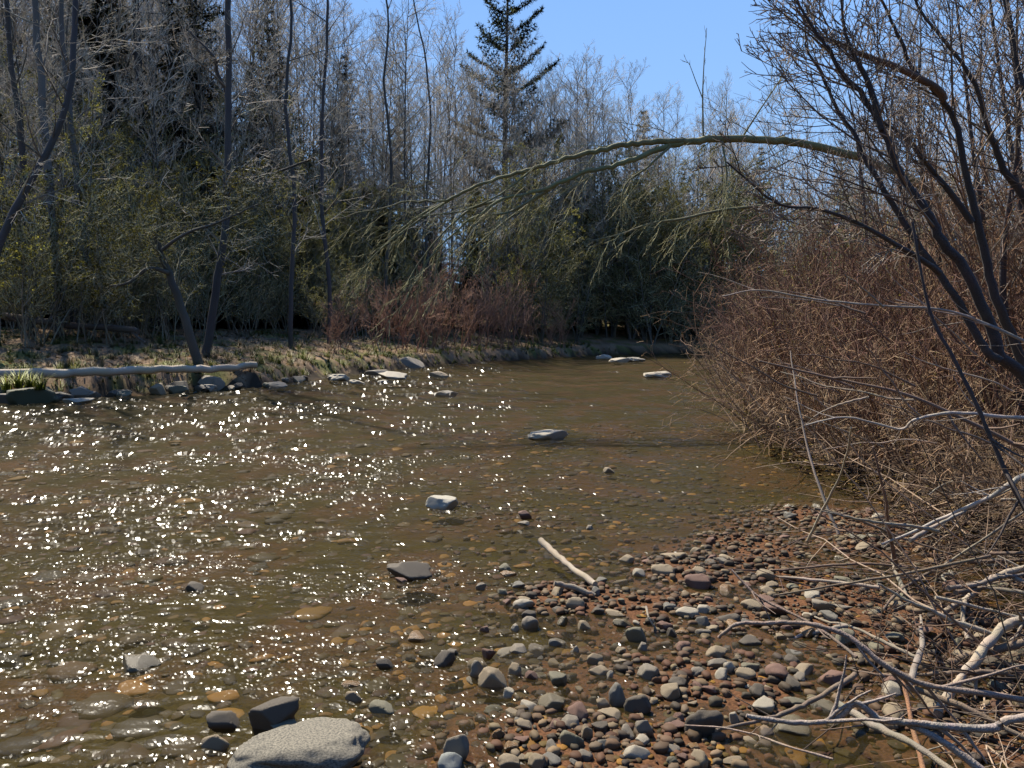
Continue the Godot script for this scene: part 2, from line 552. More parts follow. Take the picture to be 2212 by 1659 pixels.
func make_stones() -> void:
	for k in 16:
		shapes.append(boulder_mesh(100 + k, 8, 0.0 if k % 3 else 0.35, 5 + k % 5, 0.14))
	for k in 10:
		fine_shapes.append(boulder_mesh(200 + k, 16, 0.0 if k % 2 else 0.3, 5 + k % 5, 0.2) )
	fine_shapes.append(boulder_mesh(241, 20, 0.42, 1, 0.13))
	fine_shapes.append(boulder_mesh(244, 20, 0.35, 2, 0.12))
	# in the near shallows
	stone(630, 1678, 292, 88, "granite", "large flat speckled grey boulder half in the shallows", 10, 0.0, 0.7)
	stone(577, 1584, 116, 92, "dark", "tall dark grey boulder standing behind the flat speckled boulder", 3)
	stone(474, 1583, 88, 46, "dark", "low dark brown boulder beside the tall dark boulder", 4)
	stone(458, 1624, 62, 40, "tan", "wet tan cobble left of the flat speckled boulder")
	stone(600, 1588, 80, 24, "green", "greenish flat cobble wedged behind the flat speckled boulder")
	stone(829, 1447, 46, 26, "dark", "small dark pointed cobble alone in the shallows")
	stone(957, 1440, 64, 32, "dark", "sloping dark cobble with a pale top beside the gravel bar")
	stone(972, 1416, 32, 16, "grey", "")
	stone(754, 1485, 42, 14, "ochre", "")
	stone(762, 1518, 40, 28, "tan", "")
	stone(822, 1544, 66, 28, "green", "jagged greenish rock breaking the ripples")
	stone(985, 1640, 64, 56, "grey", "grey cobble with dry grass stems wrapped round it")
	stone(972, 1668, 82, 42, "slab", "pale blue grey slab beside the grass-wrapped cobble")
	stone(880, 1253, 96, 42, "dark", "dark humped boulder alone in midstream ripples", 5)
	stone(866, 1260, 30, 12, "red", "")
	stone(285, 1448, 92, 40, "olive", "wet olive block awash among the brightest sparkles", 6)
	stone(411, 1278, 46, 22, "dark", "small black wet rock among the sparkles")
	stone(955, 1100, 72, 34, "white", "white rounded boulder alone in midstream", 11)
	stone(1316, 1021, 26, 14, "tan", "small buff rock alone in midstream")
	stone(1135, 1120, 36, 20, "red", "")
	stone(1132, 1135, 28, 10, "grey", "")
	stone(1275, 1143, 20, 10, "grey", "")
	stone(900, 1386, 52, 20, "ochre", "flat ochre cobble tilted in the shallows")
	stone(1185, 950, 88, 26, "pale", "broad pale boulder alone in midstream", 10)
	stone(1420, 816, 62, 16, "pale", "low ridged pale boulder far upstream", 11)
	stone(964, 854, 54, 12, "pale", "flat pale rock below the far cluster of rocks")
	stone(945, 815, 46, 17, "tan", "rounded brown rock right of the far rock cluster")
	stone(884, 797, 72, 24, "grey", "big rounded grey boulder against the far grassy bank", 1)
	stone(730, 822, 56, 18, "pale", "pale boulder in the far rock cluster", 2)
	stone(770, 829, 36, 8, "pale", "")
	stone(808, 812, 60, 20, "grey", "greenish grey boulder in the far rock cluster", 3)
	stone(843, 818, 66, 18, "pale", "sunlit pale boulder with a sloping shoulder in the far rock cluster", 5)
	stone(770, 806, 44, 14, "dark", "dark boulder behind the far rock cluster")
	stone(825, 826, 24, 6, "white", "")
	stone(1340, 782, 44, 9, "pale", "low pale rock at the far bend")
	stone(1308, 775, 34, 7, "pale", "")
	stone(1375, 781, 40, 5, "pale", "")
	# under the pale log
	stone(155, 872, 64, 18, "pale", "flat pale rock at the water edge below the pale log")
	stone(205, 848, 64, 46, "dark", "dark boulder under the pale log", 1)
	stone(245, 846, 50, 40, "grey", "angular grey boulder under the pale log", 6)
	stone(20, 872, 70, 36, "dark", "dark boulder below the mossy mound", 3)
	stone(320, 845, 64, 44, "grey", "brown flat-sided boulder under the pale log", 7)
	stone(375, 847, 72, 30, "dark", "low black boulder under the pale log", 4)
	stone(440, 843, 74, 38, "grey", "pointed grey boulder under the pale log", 2)
	stone(524, 834, 52, 28, "grey", "two-stepped grey boulder near the end of the pale log", 5)
	stone(587, 838, 62, 12, "grey", "low grey rock past the end of the pale log")
	stone(180, 860, 60, 18, "grey", "low sunlit rock at the water edge below the pale log")
	stone(48, 872, 100, 48, "moss", "green mossy mound at the water edge below the pale log", 10)
	for k in 26:
		var f := (k + r(0.2, 0.8)) / 26.0
		var a: Array = LEFT[3] if f < 0.45 else LEFT[4] if f < 0.75 else LEFT[5]
		var b: Array = LEFT[4] if f < 0.45 else LEFT[5] if f < 0.75 else LEFT[6]
		var g := f / 0.45 if f < 0.45 else (f - 0.45) / 0.3 if f < 0.75 else (f - 0.75) / 0.25
		var size := r(0.22, 0.55)
		stone_at("bank_rock", Vector3(lerpf(a[0], b[0], g) + r(-0.15, 0.3), r(0.0, 0.1), -lerpf(a[1], b[1], g) + r(-0.1, 0.35)), Vector3(size, size * r(0.5, 0.8), size * 0.8), r(0, TAU), ["dark", "grey", "tan", "dark", "green"][k % 5], fine_shapes[rng.randi() % fine_shapes.size()], ["dark rock lodged at the foot of the left bank", "grey rock lodged at the foot of the left bank", "tan rock lodged at the foot of the left bank", "dark rock lodged at the foot of the left bank", "greenish rock lodged at the foot of the left bank"][k % 5], "rocks along the foot of the left bank")
	# the gravel bar, read off an enlarged part of the photograph
	for s in [[415, 150, 110, 45, "green"], [430, 200, 140, 36, "ochre"], [225, 290, 85, 55, "grey"], [515, 280, 130, 50, "blue"], [385, 330, 120, 50, "green"], [795, 360, 160, 85, "tan"], [750, 420, 120, 65, "dark"], [925, 455, 155, 115, "tan"], [545, 385, 110, 40, "tan"], [580, 505, 105, 68, "dark"], [580, 590, 140, 98, "grey"], [810, 470, 120, 50, "dark"], [478, 598, 66, 60, "pale"], [258, 604, 84, 54, "red"], [830, 555, 110, 60, "olive"], [990, 595, 105, 85, "tan"], [1115, 245, 100, 45, "blue"], [1310, 95, 120, 64, "tan"], [1395, 195, 104, 60, "pale"], [1580, 200, 175, 95, "tan"], [1660, 80, 205, 75, "tan"], [1845, 185, 120, 64, "tan"], [1840, 285, 195, 110, "red"], [2065, 90, 150, 50, "tan"], [1610, 462, 140, 68, "blue"], [1885, 470, 140, 80, "pale"], [1868, 565, 110, 88, "blue"], [1880, 640, 120, 60, "grey"], [1385, 680, 170, 135, "green"], [1270, 560, 150, 60, "olive"], [1595, 590, 140, 64, "red"], [1640, 640, 80, 75, "dark"], [775, 705, 100, 48, "blue"], [510, 765, 170, 72, "grey"], [280, 800, 115, 90, "red"], [203, 940, 135, 125, "grey"], [480, 935, 112, 105, "tan"], [430, 1085, 105, 82, "pale"], [805, 998, 182, 110, "green"], [755, 1205, 220, 150, "olive"], [1070, 845, 120, 90, "tan"], [1470, 965, 180, 130, "grey"], [1110, 935, 165, 84, "tan"], [1250, 1145, 155, 150, "blue"], [1390, 1215, 218, 155, "dark"], [1140, 1185, 142, 98, "tan"], [1975, 795, 190, 100, "tan"], [2080, 920, 130, 105, "pale"], [2015, 965, 170, 85, "pale"], [1850, 945, 130, 75, "grey"], [1190, 1255, 190, 62, "tan"], [900, 1325, 210, 100, "grey"], [1450, 1405, 190, 170, "grey"], [1320, 1405, 170, 100, "grey"], [560, 1335, 170, 74, "tan"], [900, 1475, 200, 150, "green"], [1150, 1505, 142, 112, "blue"], [1380, 1595, 205, 155, "pale"], [990, 1575, 152, 104, "grey"], [450, 1630, 180, 100, "tan"], [1630, 1525, 165, 84, "grey"], [2100, 1285, 112, 110, "pale"], [1850, 1620, 150, 140, "tan"], [1180, 945, 70, 60, "pale"], [640, 1620, 150, 120, "tan"], [760, 1500, 130, 90, "grey"], [1650, 1620, 100, 90, "green"], [600, 960, 110, 70, "red"], [1430, 745, 95, 70, "grey"], [1260, 770, 90, 50, "tan"], [925, 760, 66, 50, "pale"], [1210, 1400, 140, 60, "red"], [1000, 1420, 120, 140, "tan"], [780, 1330, 120, 80, "red"]]:
		var wide: float = s[2] * 0.293
		stone(972 + s[0] * 0.293, 1188 + s[1] * 0.293, wide, s[3] * 0.293, s[4], "", -1, 0.0, r(0.7, 0.95))
	stone(1064, 1490, 72, 50, "tan", "flat-topped angular tan block on the gravel bar", 0)
	stone(1529, 1600, 86, 68, "dark", "large dark angular block on the gravel bar", 7)
	# scattered cobbles of the bar, keeping clear of the placed ones
	var tones := ["grey", "tan", "tan", "tan", "red", "green", "blue", "dark", "pale", "olive", "ochre", "red"]
	var zones := [[PackedVector2Array([Vector2(1330, 1165), Vector2(1600, 1165), Vector2(1700, 1290), Vector2(1780, 1400), Vector2(1640, 1659), Vector2(1020, 1659), Vector2(1080, 1560), Vector2(960, 1430), Vector2(1060, 1340), Vector2(1040, 1260), Vector2(1220, 1280)]), 130, 0.04, 0.10], [PackedVector2Array([Vector2(1640, 1095), Vector2(1900, 1090), Vector2(2212, 1160), Vector2(2212, 1500), Vector2(1700, 1600), Vector2(1660, 1300)]), 110, 0.05, 0.14]]
	for z in zones:
		var made := 0
		var tries := 0
		while made < z[1] and tries < 6000:
			tries += 1
			var p := Vector2(r(950, 2212), r(1090, 1659))
			if not Geometry2D.is_point_in_polygon(p, z[0]): continue
			var q := on(p.x, p.y)
			var s: float = r(z[2], z[3]) if r(0, 1) < 0.85 else z[3] * 1.2
			var free := true
			for e in stones:
				var gap: float = (e[2] + s * 0.5) * 0.72
				if (e[0] - q.x) ** 2 + (e[1] + q.z) ** 2 < gap * gap:
					free = false
					break
			if not free: continue
			made += 1
			var tone: String = tones[rng.randi() % tones.size()]
			var hi: float = s * r(0.3, 0.65)
			stone_at("cobble", q + Vector3(0, land(q.x, -q.z) + hi * 0.3, 0), Vector3(s, hi, s * r(0.6, 0.95)), r(0, TAU), tone, shapes[rng.randi() % shapes.size()], cobble_label(tone), "cobbles of the gravel bar")

# ------------------------------------------------------------------ ground and water

func steps(list: Array) -> PackedFloat32Array:      # [from, [to, step], [to, step] ...]
	var out := PackedFloat32Array([list[0]])
	var x: float = list[0]
	for k in range(1, list.size()):
		while x < list[k][0] - 1e-4:
			x += list[k][1]
			out.append(x)
	return out

func ground_color(x: float, d: float, l: float, rr: float) -> Color:
	var n1 := noise_b.get_noise_2d(x * 2.0, d * 2.0)
	var n2 := noise_b.get_noise_2d(x * 9.0 + 50.0, d * 9.0)
	var c: Color
	if l > -0.1:
		c = Color(0.19, 0.125, 0.075).lerp(Color(0.30, 0.205, 0.125), clampf(0.5 + n2 * 1.2, 0, 1))   # leaf litter
		c = c.lerp(Color(0.10, 0.12, 0.025), clampf(n1 * 2.2, 0, 0.8))                       # young grass
		if l < 0.25 + n2 * 0.3: c = Color(0.045, 0.032, 0.02)                                        # bare earth of the cut bank
	elif rr > -0.1:
		c = Color(0.07, 0.045, 0.028).lerp(Color(0.14, 0.095, 0.06), clampf(0.5 + n2 * 1.3, 0, 1))
	else:
		var silt := Color(0.092, 0.047, 0.019).lerp(Color(0.062, 0.035, 0.014), clampf(0.5 + n2, 0, 1))      # red silt
		var bed := Color(0.060, 0.044, 0.010).lerp(Color(0.038, 0.028, 0.007), clampf(0.5 + n2 * 1.4, 0, 1))  # algae-stained gravel
		c = bed.lerp(silt, smoothstep(-0.1, 0.3, n1))
		c = c.lerp(Color(0.135, 0.064, 0.03), smoothstep(-0.05, 0.15, bar(x, d) - 0.3 + n1 * 0.5) * 0.9)   # red mud of the bar
	return c

func make_ground() -> void:
	var xs := steps([-70.0, [-20.0, 2.0], [-4.0, 0.2], [3.6, 0.09], [6.0, 0.16], [14.0, 0.4], [80.0, 2.0]])
	var ds := steps([-18.0, [-6.0, 2.0], [1.5, 0.5], [7.0, 0.09], [12.0, 0.18], [34.0, 0.22], [56.0, 0.6], [170.0, 5.0]])
	var b := Buf.new()
	for d in ds:
		for x in xs:
			var l := side(LEFT, x, d)
			var rr := -side(RIGHT, x, d)
			b.v.append(Vector3(x, land_of(x, d, l, rr), -d))
			b.c.append(ground_color(x, d, l, rr))
	var w := xs.size()
	for j in ds.size() - 1:
		for k in w - 1:
			var p := j * w + k
			for e in [p, p + w, p + 1, p + 1, p + w, p + w + 1]:
				b.i.append(e)
	var st := SurfaceTool.new()
	st.create_from(b.mesh(false), 0)
	st.generate_normals()
	var o := part("ground", st.commit(), M.ground)
	tag(o, "creek bed of silt and gravel between leaf-strewn banks", "ground", "", "structure")

func make_water() -> void:
	# the rippled surface in strips; facets are the small wavelets, choppier in the riffles
	var b := Buf.new()
	var chop := FastNoiseLite.new()
	chop.seed = 21
	chop.frequency = 0.55
	chop.fractal_octaves = 3
	var wave := FastNoiseLite.new()
	wave.seed = 22
	wave.frequency = 1.0
	wave.fractal_octaves = 2
	for strip in [[1.6, 5.0, -4.4, 3.9, 0.0095, 0.0105], [5.0, 9.0, -8.0, 4.0, 0.018, 0.026], [9.0, 16.0, -13.0, 5.5, 0.03, 0.06], [16.0, 30.0, -12.0, 9.0, 0.06, 0.13], [30.0, 52.0, -8.0, 60.0, 0.22, 0.3]]:
		var base := b.v.size()
		var nx := int((strip[3] - strip[2]) / strip[4])
		var nd := int((strip[1] - strip[0]) / strip[5])
		for j in nd + 1:
			var d: float = strip[0] + (strip[1] - strip[0]) * j / nd
			var edge := j == 0 or j == nd
			for k in nx + 1:
				var x: float = strip[2] + (strip[3] - strip[2]) * k / nx
				var jx: float = 0.0 if edge else r(-0.3, 0.3) * strip[4]
				var jd: float = 0.0 if edge else r(-0.3, 0.3) * strip[5]
				var rough := clampf(0.9 + 1.7 * chop.get_noise_2d(x * 0.7 + d * 0.25, d * 1.7), 0.08, 1.5)
				var crest := 1.0 - absf(wave.get_noise_2d(x * 1.1 + d * 0.35 + 90.0, d * 4.2)) * 3.0
				rough *= 0.28 + 1.0 * smoothstep(2.2, -2.0, x + 0.02 * d)
				rough *= 0.55 + 0.75 * clampf(crest, 0.0, 1.0)
				var long: float = 5.5 * strip[5]
				var h := 0.009 * wave.get_noise_2d(x * 3.0 + d * 0.6, d * 7.0)
				h += rough * 0.125 * long * wave.get_noise_2d((x + 0.25 * d) / (long * 2.4), d / long)
				h += r(-1, 1) * 0.12 * rough * minf(strip[4], strip[5])
				b.v.append(Vector3(x + jx, 0.0 if edge else h, -(d + jd)))
		var w := nx + 1
		for j in nd:
			for k in nx:
				var p := base + j * w + k
				for e in [p, p + w, p + 1, p + 1, p + w, p + w + 1]:
					b.i.append(e)
	var o := part("water", b.mesh(false), M.water)
	tag(o, "clear brown riffle water of the creek, sparkling in the sun", "water", "", "structure")

func make_bed_stones() -> void:
	# cobbles under the water, too many to count
	var cols := [Color(0.075, 0.042, 0.014), Color(0.09, 0.054, 0.012), Color(0.055, 0.036, 0.013), Color(0.045, 0.033, 0.014), Color(0.08, 0.037, 0.017), Color(0.065, 0.045, 0.011), Color(0.24, 0.118, 0.018)]
	for kind in 4:
		var mesh := boulder_mesh(300 + kind, 3, 0.1, kind, 0.2)
		var places := []
		var colors := PackedColorArray()
		for k in 3000:
			var d := 1.9 + 10.5 * pow(r(0, 1), 1.7)
			var x := r(-0.75 * d - 0.6, minf(0.72 * d + 0.5, 3.6))
			if side(LEFT, x, d) > -0.3: continue
			var y := land(x, d)
			var shallow := smoothstep(-0.22, -0.03, y)
			if shallow < 0.5 and r(0, 1) < 0.55: continue
			var s := r(0.03, 0.09) if r(0, 1) < 0.9 else r(0.1, 0.26) * lerpf(1.0, 0.5, shallow)
			if bar(x, d) > 0.4: s *= 0.5
			var hi := s * r(0.16, 0.4)
			if y + hi * 0.35 > -0.004: hi = maxf(0.01, (-0.004 - y) / 0.35) if y < -0.006 else 0.012
			places.append(Transform3D(Basis(Vector3.UP, r(0, TAU)) * Basis.from_scale(Vector3(s, hi, s * r(0.6, 1.0))), Vector3(x, y + hi * r(-0.15, 0.12), -d)))
			colors.append(tint(cols[rng.randi() % cols.size()], 0.3))
		many("bed_gravel", mesh, M.bed_stone, places, colors, "brown and ochre cobbles lying under the shallow water", "gravel")
	# fine pebbles between the cobbles of the bar
	var pebble := boulder_mesh(320, 3, 0.2, 5, 0.2)
	var places := []
	var colors := PackedColorArray()
	for k in 13000:
		var d := r(2.2, 7.0)
		var x := r(-0.6, 3.7)
		var w := bar(x, d)
		if r(0, 1) > w * 0.9 + 0.04: continue
		var s := r(0.014, 0.03) if r(0, 1) < 0.55 else r(0.03, 0.07)
		places.append(Transform3D(Basis(Vector3.UP, r(0, TAU)) * Basis.from_scale(Vector3(s, s * 0.6, s * r(0.6, 1.0))), Vector3(x, land(x, d) + s * 0.18, -d)))
		colors.append(tint([Color(0.12, 0.075, 0.042), Color(0.18, 0.13, 0.075), Color(0.11, 0.055, 0.03), Color(0.08, 0.062, 0.042), Color(0.24, 0.18, 0.11)][rng.randi() % 4], 0.3))
	many("gravel", pebble, M.bed_stone, places, colors, "fine pebbles between the cobbles of the gravel bar", "gravel")

# ------------------------------------------------------------------ the wood

func wood_sorts() -> Dictionary:
	var g := "bare trees of the far wood"
	var bark := Color(0.065, 0.055, 0.04)
	var t := {}
	t.tall = []
	for k in 4:
		t.tall.append(hardwood("bare_tree", 19.0, 0.085, {"n": [26, 9, 7], "ang": [0.75, 0.75, 0.7], "len": [0.22, 0.42, 0.5], "wander": 0.13, "lift": 0.07, "col": Color(0.38, 0.33, 0.25), "limb": Color(0.18, 0.152, 0.112), "bark": bark, "tip": 0.0065, "from": 0.32}, "tall bare grey tree in the dense wood behind the left bank", g))
	t.thin = []
	for k in 3:
		t.thin.append(hardwood("bare_sapling", 13.0, 0.05, {"n": [24, 7, 6], "ang": [0.6, 0.7, 0.7], "len": [0.2, 0.42, 0.5], "wander": 0.13, "lift": 0.09, "col": Color(0.38, 0.33, 0.25), "limb": Color(0.18, 0.152, 0.112), "bark": bark, "tip": 0.0055, "from": 0.2, "splay": 0.06, "sway": 0.05}, "slender bare sapling among the taller trees of the wood", "bare saplings of the far wood"))
	t.bud = []
	for k in 3:
		t.bud.append(hardwood("budding_tree", 9.0, 0.07, {"n": [20, 8, 6], "ang": [0.9, 0.8, 0.8], "len": [0.34, 0.42, 0.5], "wander": 0.2, "lift": 0.0, "col": Color(0.34, 0.31, 0.16), "limb": Color(0.15, 0.14, 0.09), "bark": Color(0.10, 0.09, 0.07), "tip": 0.0055, "from": 0.1, "stems": 3, "splay": 0.28, "sway": 0.08, "leaves": 6, "leaf_size": 0.055, "leaf_col": Color(0.37, 0.36, 0.07)}, "olive green budding tree with several stems at the edge of the wood", "budding trees along the wood edge"))
	t.brush = []
	for k in 3:
		t.brush.append(shrub("grey_shrub", 4.2, {"n": [8, 7, 4], "ang": [0.6, 0.7, 0.8], "len": [0.42, 0.4, 0.5], "wander": 0.16, "lift": 0.03, "col": Color(0.34, 0.31, 0.17), "limb": Color(0.18, 0.16, 0.11), "tip": 0.0045, "stems": 11, "splay": 0.5, "sway": 0.1, "rad": 0.022, "spread": 0.6, "leaves": 3, "leaf_size": 0.048, "leaf_col": Color(0.36, 0.35, 0.07)}, "tangled grey green shrub under the trees of the left bank", "shrubs under the far wood"))
	t.red = []
	for k in 2:
		t.red.append(shrub("red_stemmed_shrub", 3.2, {"n": [6, 5, 3], "ang": [0.5, 0.6, 0.7], "len": [0.45, 0.45, 0.5], "wander": 0.16, "lift": 0.05, "col": Color(0.27, 0.15, 0.09), "limb": Color(0.19, 0.10, 0.062), "tip": 0.0055, "stems": 13, "splay": 0.5, "sway": 0.09, "rad": 0.02, "spread": 0.7}, "reddish brown stemmed shrub on the grassy far bank", "red stemmed shrubs of the far bank"))
	t.spruce = []
	for k in 2:
		t.spruce.append(conifer("spruce_tree", 15.0, 0.16, {"bark": Color(0.07, 0.06, 0.05), "bare": 0.06, "arms": [5, 7], "reach": 2.7, "taper": 0.8, "rise0": -0.15, "rise1": 0.5, "curl": -0.01, "gap": 0.42, "step": 0.17, "inner": 0.1, "width": 0.34, "droop": -0.2, "blades": 6, "blade": 0.2, "col": Color(0.12, 0.135, 0.07)}, "dark narrow spruce among the bare trees", "dark spruces of the wood"))
	t.fir = []
	for k in 2:
		t.fir.append(conifer("young_fir", 7.0, 0.09, {"bark": Color(0.08, 0.07, 0.06), "bare": 0.03, "arms": [6, 8], "reach": 1.9, "taper": 0.75, "rise0": 0.0, "rise1": 0.5, "curl": 0.01, "gap": 0.3, "step": 0.14, "inner": 0.12, "width": 0.36, "droop": -0.1, "blades": 5, "blade": 0.19, "col": Color(0.18, 0.19, 0.08)}, "young olive green fir filling the shade under the trees", "young firs under the wood"))
	return t

func zone(x: float, d: float) -> String:
	if x > 4.0: return "beyond the upstream bend"
	if Vector2(x + 0.5, d - 56).length() < 13.0: return "round the foot of the tall white pine"
	if x < -15.0: return "near the leaning tree"
	if x < -7.5: return "around the dark straight tree"
	return "behind the reddish shrubs"

func place_wood(t: Dictionary) -> void:
	var first := {}
	for sort in t:
		for p in t[sort]:
			p.set_meta("what", {"tall": "tall bare grey tree", "thin": "slender bare grey sapling", "bud": "olive green budding tree with several stems", "brush": "tangled grey green shrub", "red": "reddish brown stemmed shrub on the grassy bank", "spruce": "dark narrow spruce", "fir": "young olive green fir"}[sort])
	var put := func(sort: Array, x: float, d: float, size: float, label: String = "") -> void:
		var proto: Node3D = sort[rng.randi() % sort.size()]
		var where := Vector3(x, land(x, d) - 0.03, -d)
		if label == "": label = str(proto.get_meta("what")) + " " + zone(x, d)
		if not first.has(proto):
			first[proto] = true
			proto.position = where
			proto.rotation.y = r(0, TAU)
			proto.scale = Vector3.ONE * size
			if label: proto.set_meta("label", label)
		else:
			copy_of(proto, where, r(0, TAU), size, label)
	# spruces first: a dark screen deep in the wood
	for e in [[-27, 38, 1.2], [-20, 39, 1.2], [-17, 39, 1.1], [-14, 43, 1.0], [-31, 38, 1.4], [-24, 44, 1.4], [-10, 46, 0.8], [-8.5, 41, 0.5], [10.9, 62, 1.18], [9.0, 60, 0.95], [20.5, 66, 1.02], [27, 64, 1.05], [29.5, 66, 0.95], [14.5, 66, 0.9], [4.5, 62, 0.8], [0.5, 52, 0.45], [12, 55, 0.4], [36, 70, 0.95], [24, 57, 0.5], [-34, 36, 1.2], [-18, 45, 1.5], [-22, 40, 1.4], [-29, 42, 1.5], [-15, 49, 1.35], [-33, 46, 1.6], [-11.5, 52, 1.2], [-26, 50, 1.6], [-8, 55, 1.1], [38, 60, 0.8], [33, 55, 0.7]]:
		put.call(t.spruce, e[0], e[1], e[2])
	var spots := []
	var place := func(sort: Array, n: int, box: Array, clear: float, least: float, sizes: Array, bank: float) -> void:
		var made := 0
		var tries := 0
		while made < n and tries < n * 40:
			tries += 1
			var d := r(box[2], box[3])
			var x := r(box[0], box[1])
			if absf(x) > 0.72 * d + 3.0: continue
			var l := side(LEFT, x, d)
			if l < bank: continue
			var free := true
			for s in spots:
				if (s[0] - x) ** 2 + (s[1] - d) ** 2 < clear * clear:
					free = false
					break
			if not free: continue
			spots.append([x, d])
			made += 1
			put.call(sort, x, d, r(sizes[0], sizes[1]))
	for e in [[30, -34, -2, 26, 50, 0.8, 1.25], [34, -8, 40, 46, 72, 0.85, 1.3]]:
		place.call(t.fir, e[0], [e[1], e[2], e[3], e[4]], 1.6, 0, [e[5], e[6]], 6.0)
	place.call(t.tall, 46, [-38, -11, 24, 58], 1.5, 0, [0.95, 1.25], 15.0)
	place.call(t.tall, 40, [-13, 2, 42, 64], 1.1, 0, [0.84, 1.04], 8.0)
	place.call(t.tall, 22, [0, 6, 50, 68], 1.1, 0, [0.78, 0.96], 4.0)
	place.call(t.tall, 38, [5, 20, 50, 70], 1.1, 0, [0.68, 0.9], 4.0)
	place.call(t.tall, 40, [-46, -13, 44, 68], 1.2, 0, [1.1, 1.5], 15.0)
	place.call(t.tall, 30, [12, 44, 52, 74], 1.5, 0, [0.62, 0.85], 4.0)
	place.call(t.thin, 60, [-30, 2, 21, 52], 1.0, 0, [0.7, 1.15], 10.0)
	place.call(t.thin, 34, [-6, 36, 42, 66], 1.2, 0, [0.7, 1.1], 2.5)
	place.call(t.bud, 34, [-14, 4, 22, 44], 0.95, 0, [0.55, 0.8], 8.0)
	place.call(t.bud, 40, [-22, 6, 26, 52], 0.95, 0, [0.9, 1.35], 12.5)
	place.call(t.bud, 44, [-3, 26, 42, 60], 1.0, 0, [0.7, 1.2], 1.2)
	place.call(t.bud, 24, [1, 17, 47, 60], 0.9, 0, [1.0, 1.4], 3.0)
	place.call(t.brush, 46, [-28, 4, 20, 46], 0.9, 0, [0.6, 1.1], 5.0)
	place.call(t.brush, 32, [2, 34, 43, 60], 0.9, 0, [0.7, 1.2], 0.5)
	for e in [[-3.9, 31.0, 0.95], [-3.0, 33.0, 1.1], [-1.9, 35.5, 1.1], [-0.4, 37.0, 1.1], [-5.0, 29.5, 0.85], [-6.2, 27.0, 0.7], [0.7, 39.0, 1.0], [-4.2, 34.5, 1.2], [-1.6, 38.5, 1.15], [2.3, 41, 0.85]]:
		put.call(t.red, e[0], e[1], e[2], "reddish brown stemmed shrub on the grassy far bank")

# a stem along given points, smoothed
func smooth(pts: Array, per := 4) -> PackedVector3Array:
	var c := Curve3D.new()
	for k in pts.size():
		var tan_: Vector3 = (pts[mini(k + 1, pts.size() - 1)] - pts[maxi(k - 1, 0)]) / 6.0
		c.add_point(pts[k], -tan_, tan_)
	var out := PackedVector3Array()
	var n := (pts.size() - 1) * per
	for k in n + 1:
		out.append(c.sample((float(k) / per) as int if k < n else pts.size() - 2, fmod(float(k) / per, 1.0) if k < n else 1.0))
	return out

func from_picture(list: Array, d0: float, d1: float) -> Array:
	var out := []
	for k in list.size():
		out.append(at(list[k][0], list[k][1], lerpf(d0, d1, float(k) / (list.size() - 1))))
	return out

func length_of(pts: PackedVector3Array) -> float:
	var l := 0.0
	for k in pts.size() - 1:
		l += pts[k].distance_to(pts[k + 1])
	return l

# a tree whose stems run along given points
func traced_tree(called: String, label: String, stems: Array, bark: Color, o: Dictionary, group := "") -> Node3D:
	var base: Vector3 = stems[0].pts[0]
	var root := thing(called, Vector3(base.x, land(base.x, -base.z), base.z), label, "tree", group)
	var twigs := Buf.new()
	var limbs := twigs
	var leaves: Buf = Buf.new() if o.get("leaves", 0) > 0 else null
	for s in stems:
		var local := []
		for p in s.pts:
			local.append(p - root.position)
		var pts := smooth(local)
		var trunk := Buf.new()
		for k in range(1, pts.size()):
			pts[k] += rdir() * s.r0 * s.get("knots", 0.15)
		tube(trunk, pts, s.r0, s.r1, 8, tint(s.get("bark", bark), 0.08))
		part(s.get("name", "trunk"), trunk.mesh(), M.bark, root)
		var oo: Dictionary = o.merged(s.get("more", {}), true)
		sprout(limbs, twigs, leaves, pts, s.get("len", length_of(pts)), s.r0 * 0.6, 0, oo, s.get("from", 0.25))
	part("crown", twigs.mesh(), M.twig, root).set_meta("kind", "stuff")
	if leaves != null: part("buds", leaves.mesh(), M.leaf, root).set_meta("kind", "stuff")
	return root

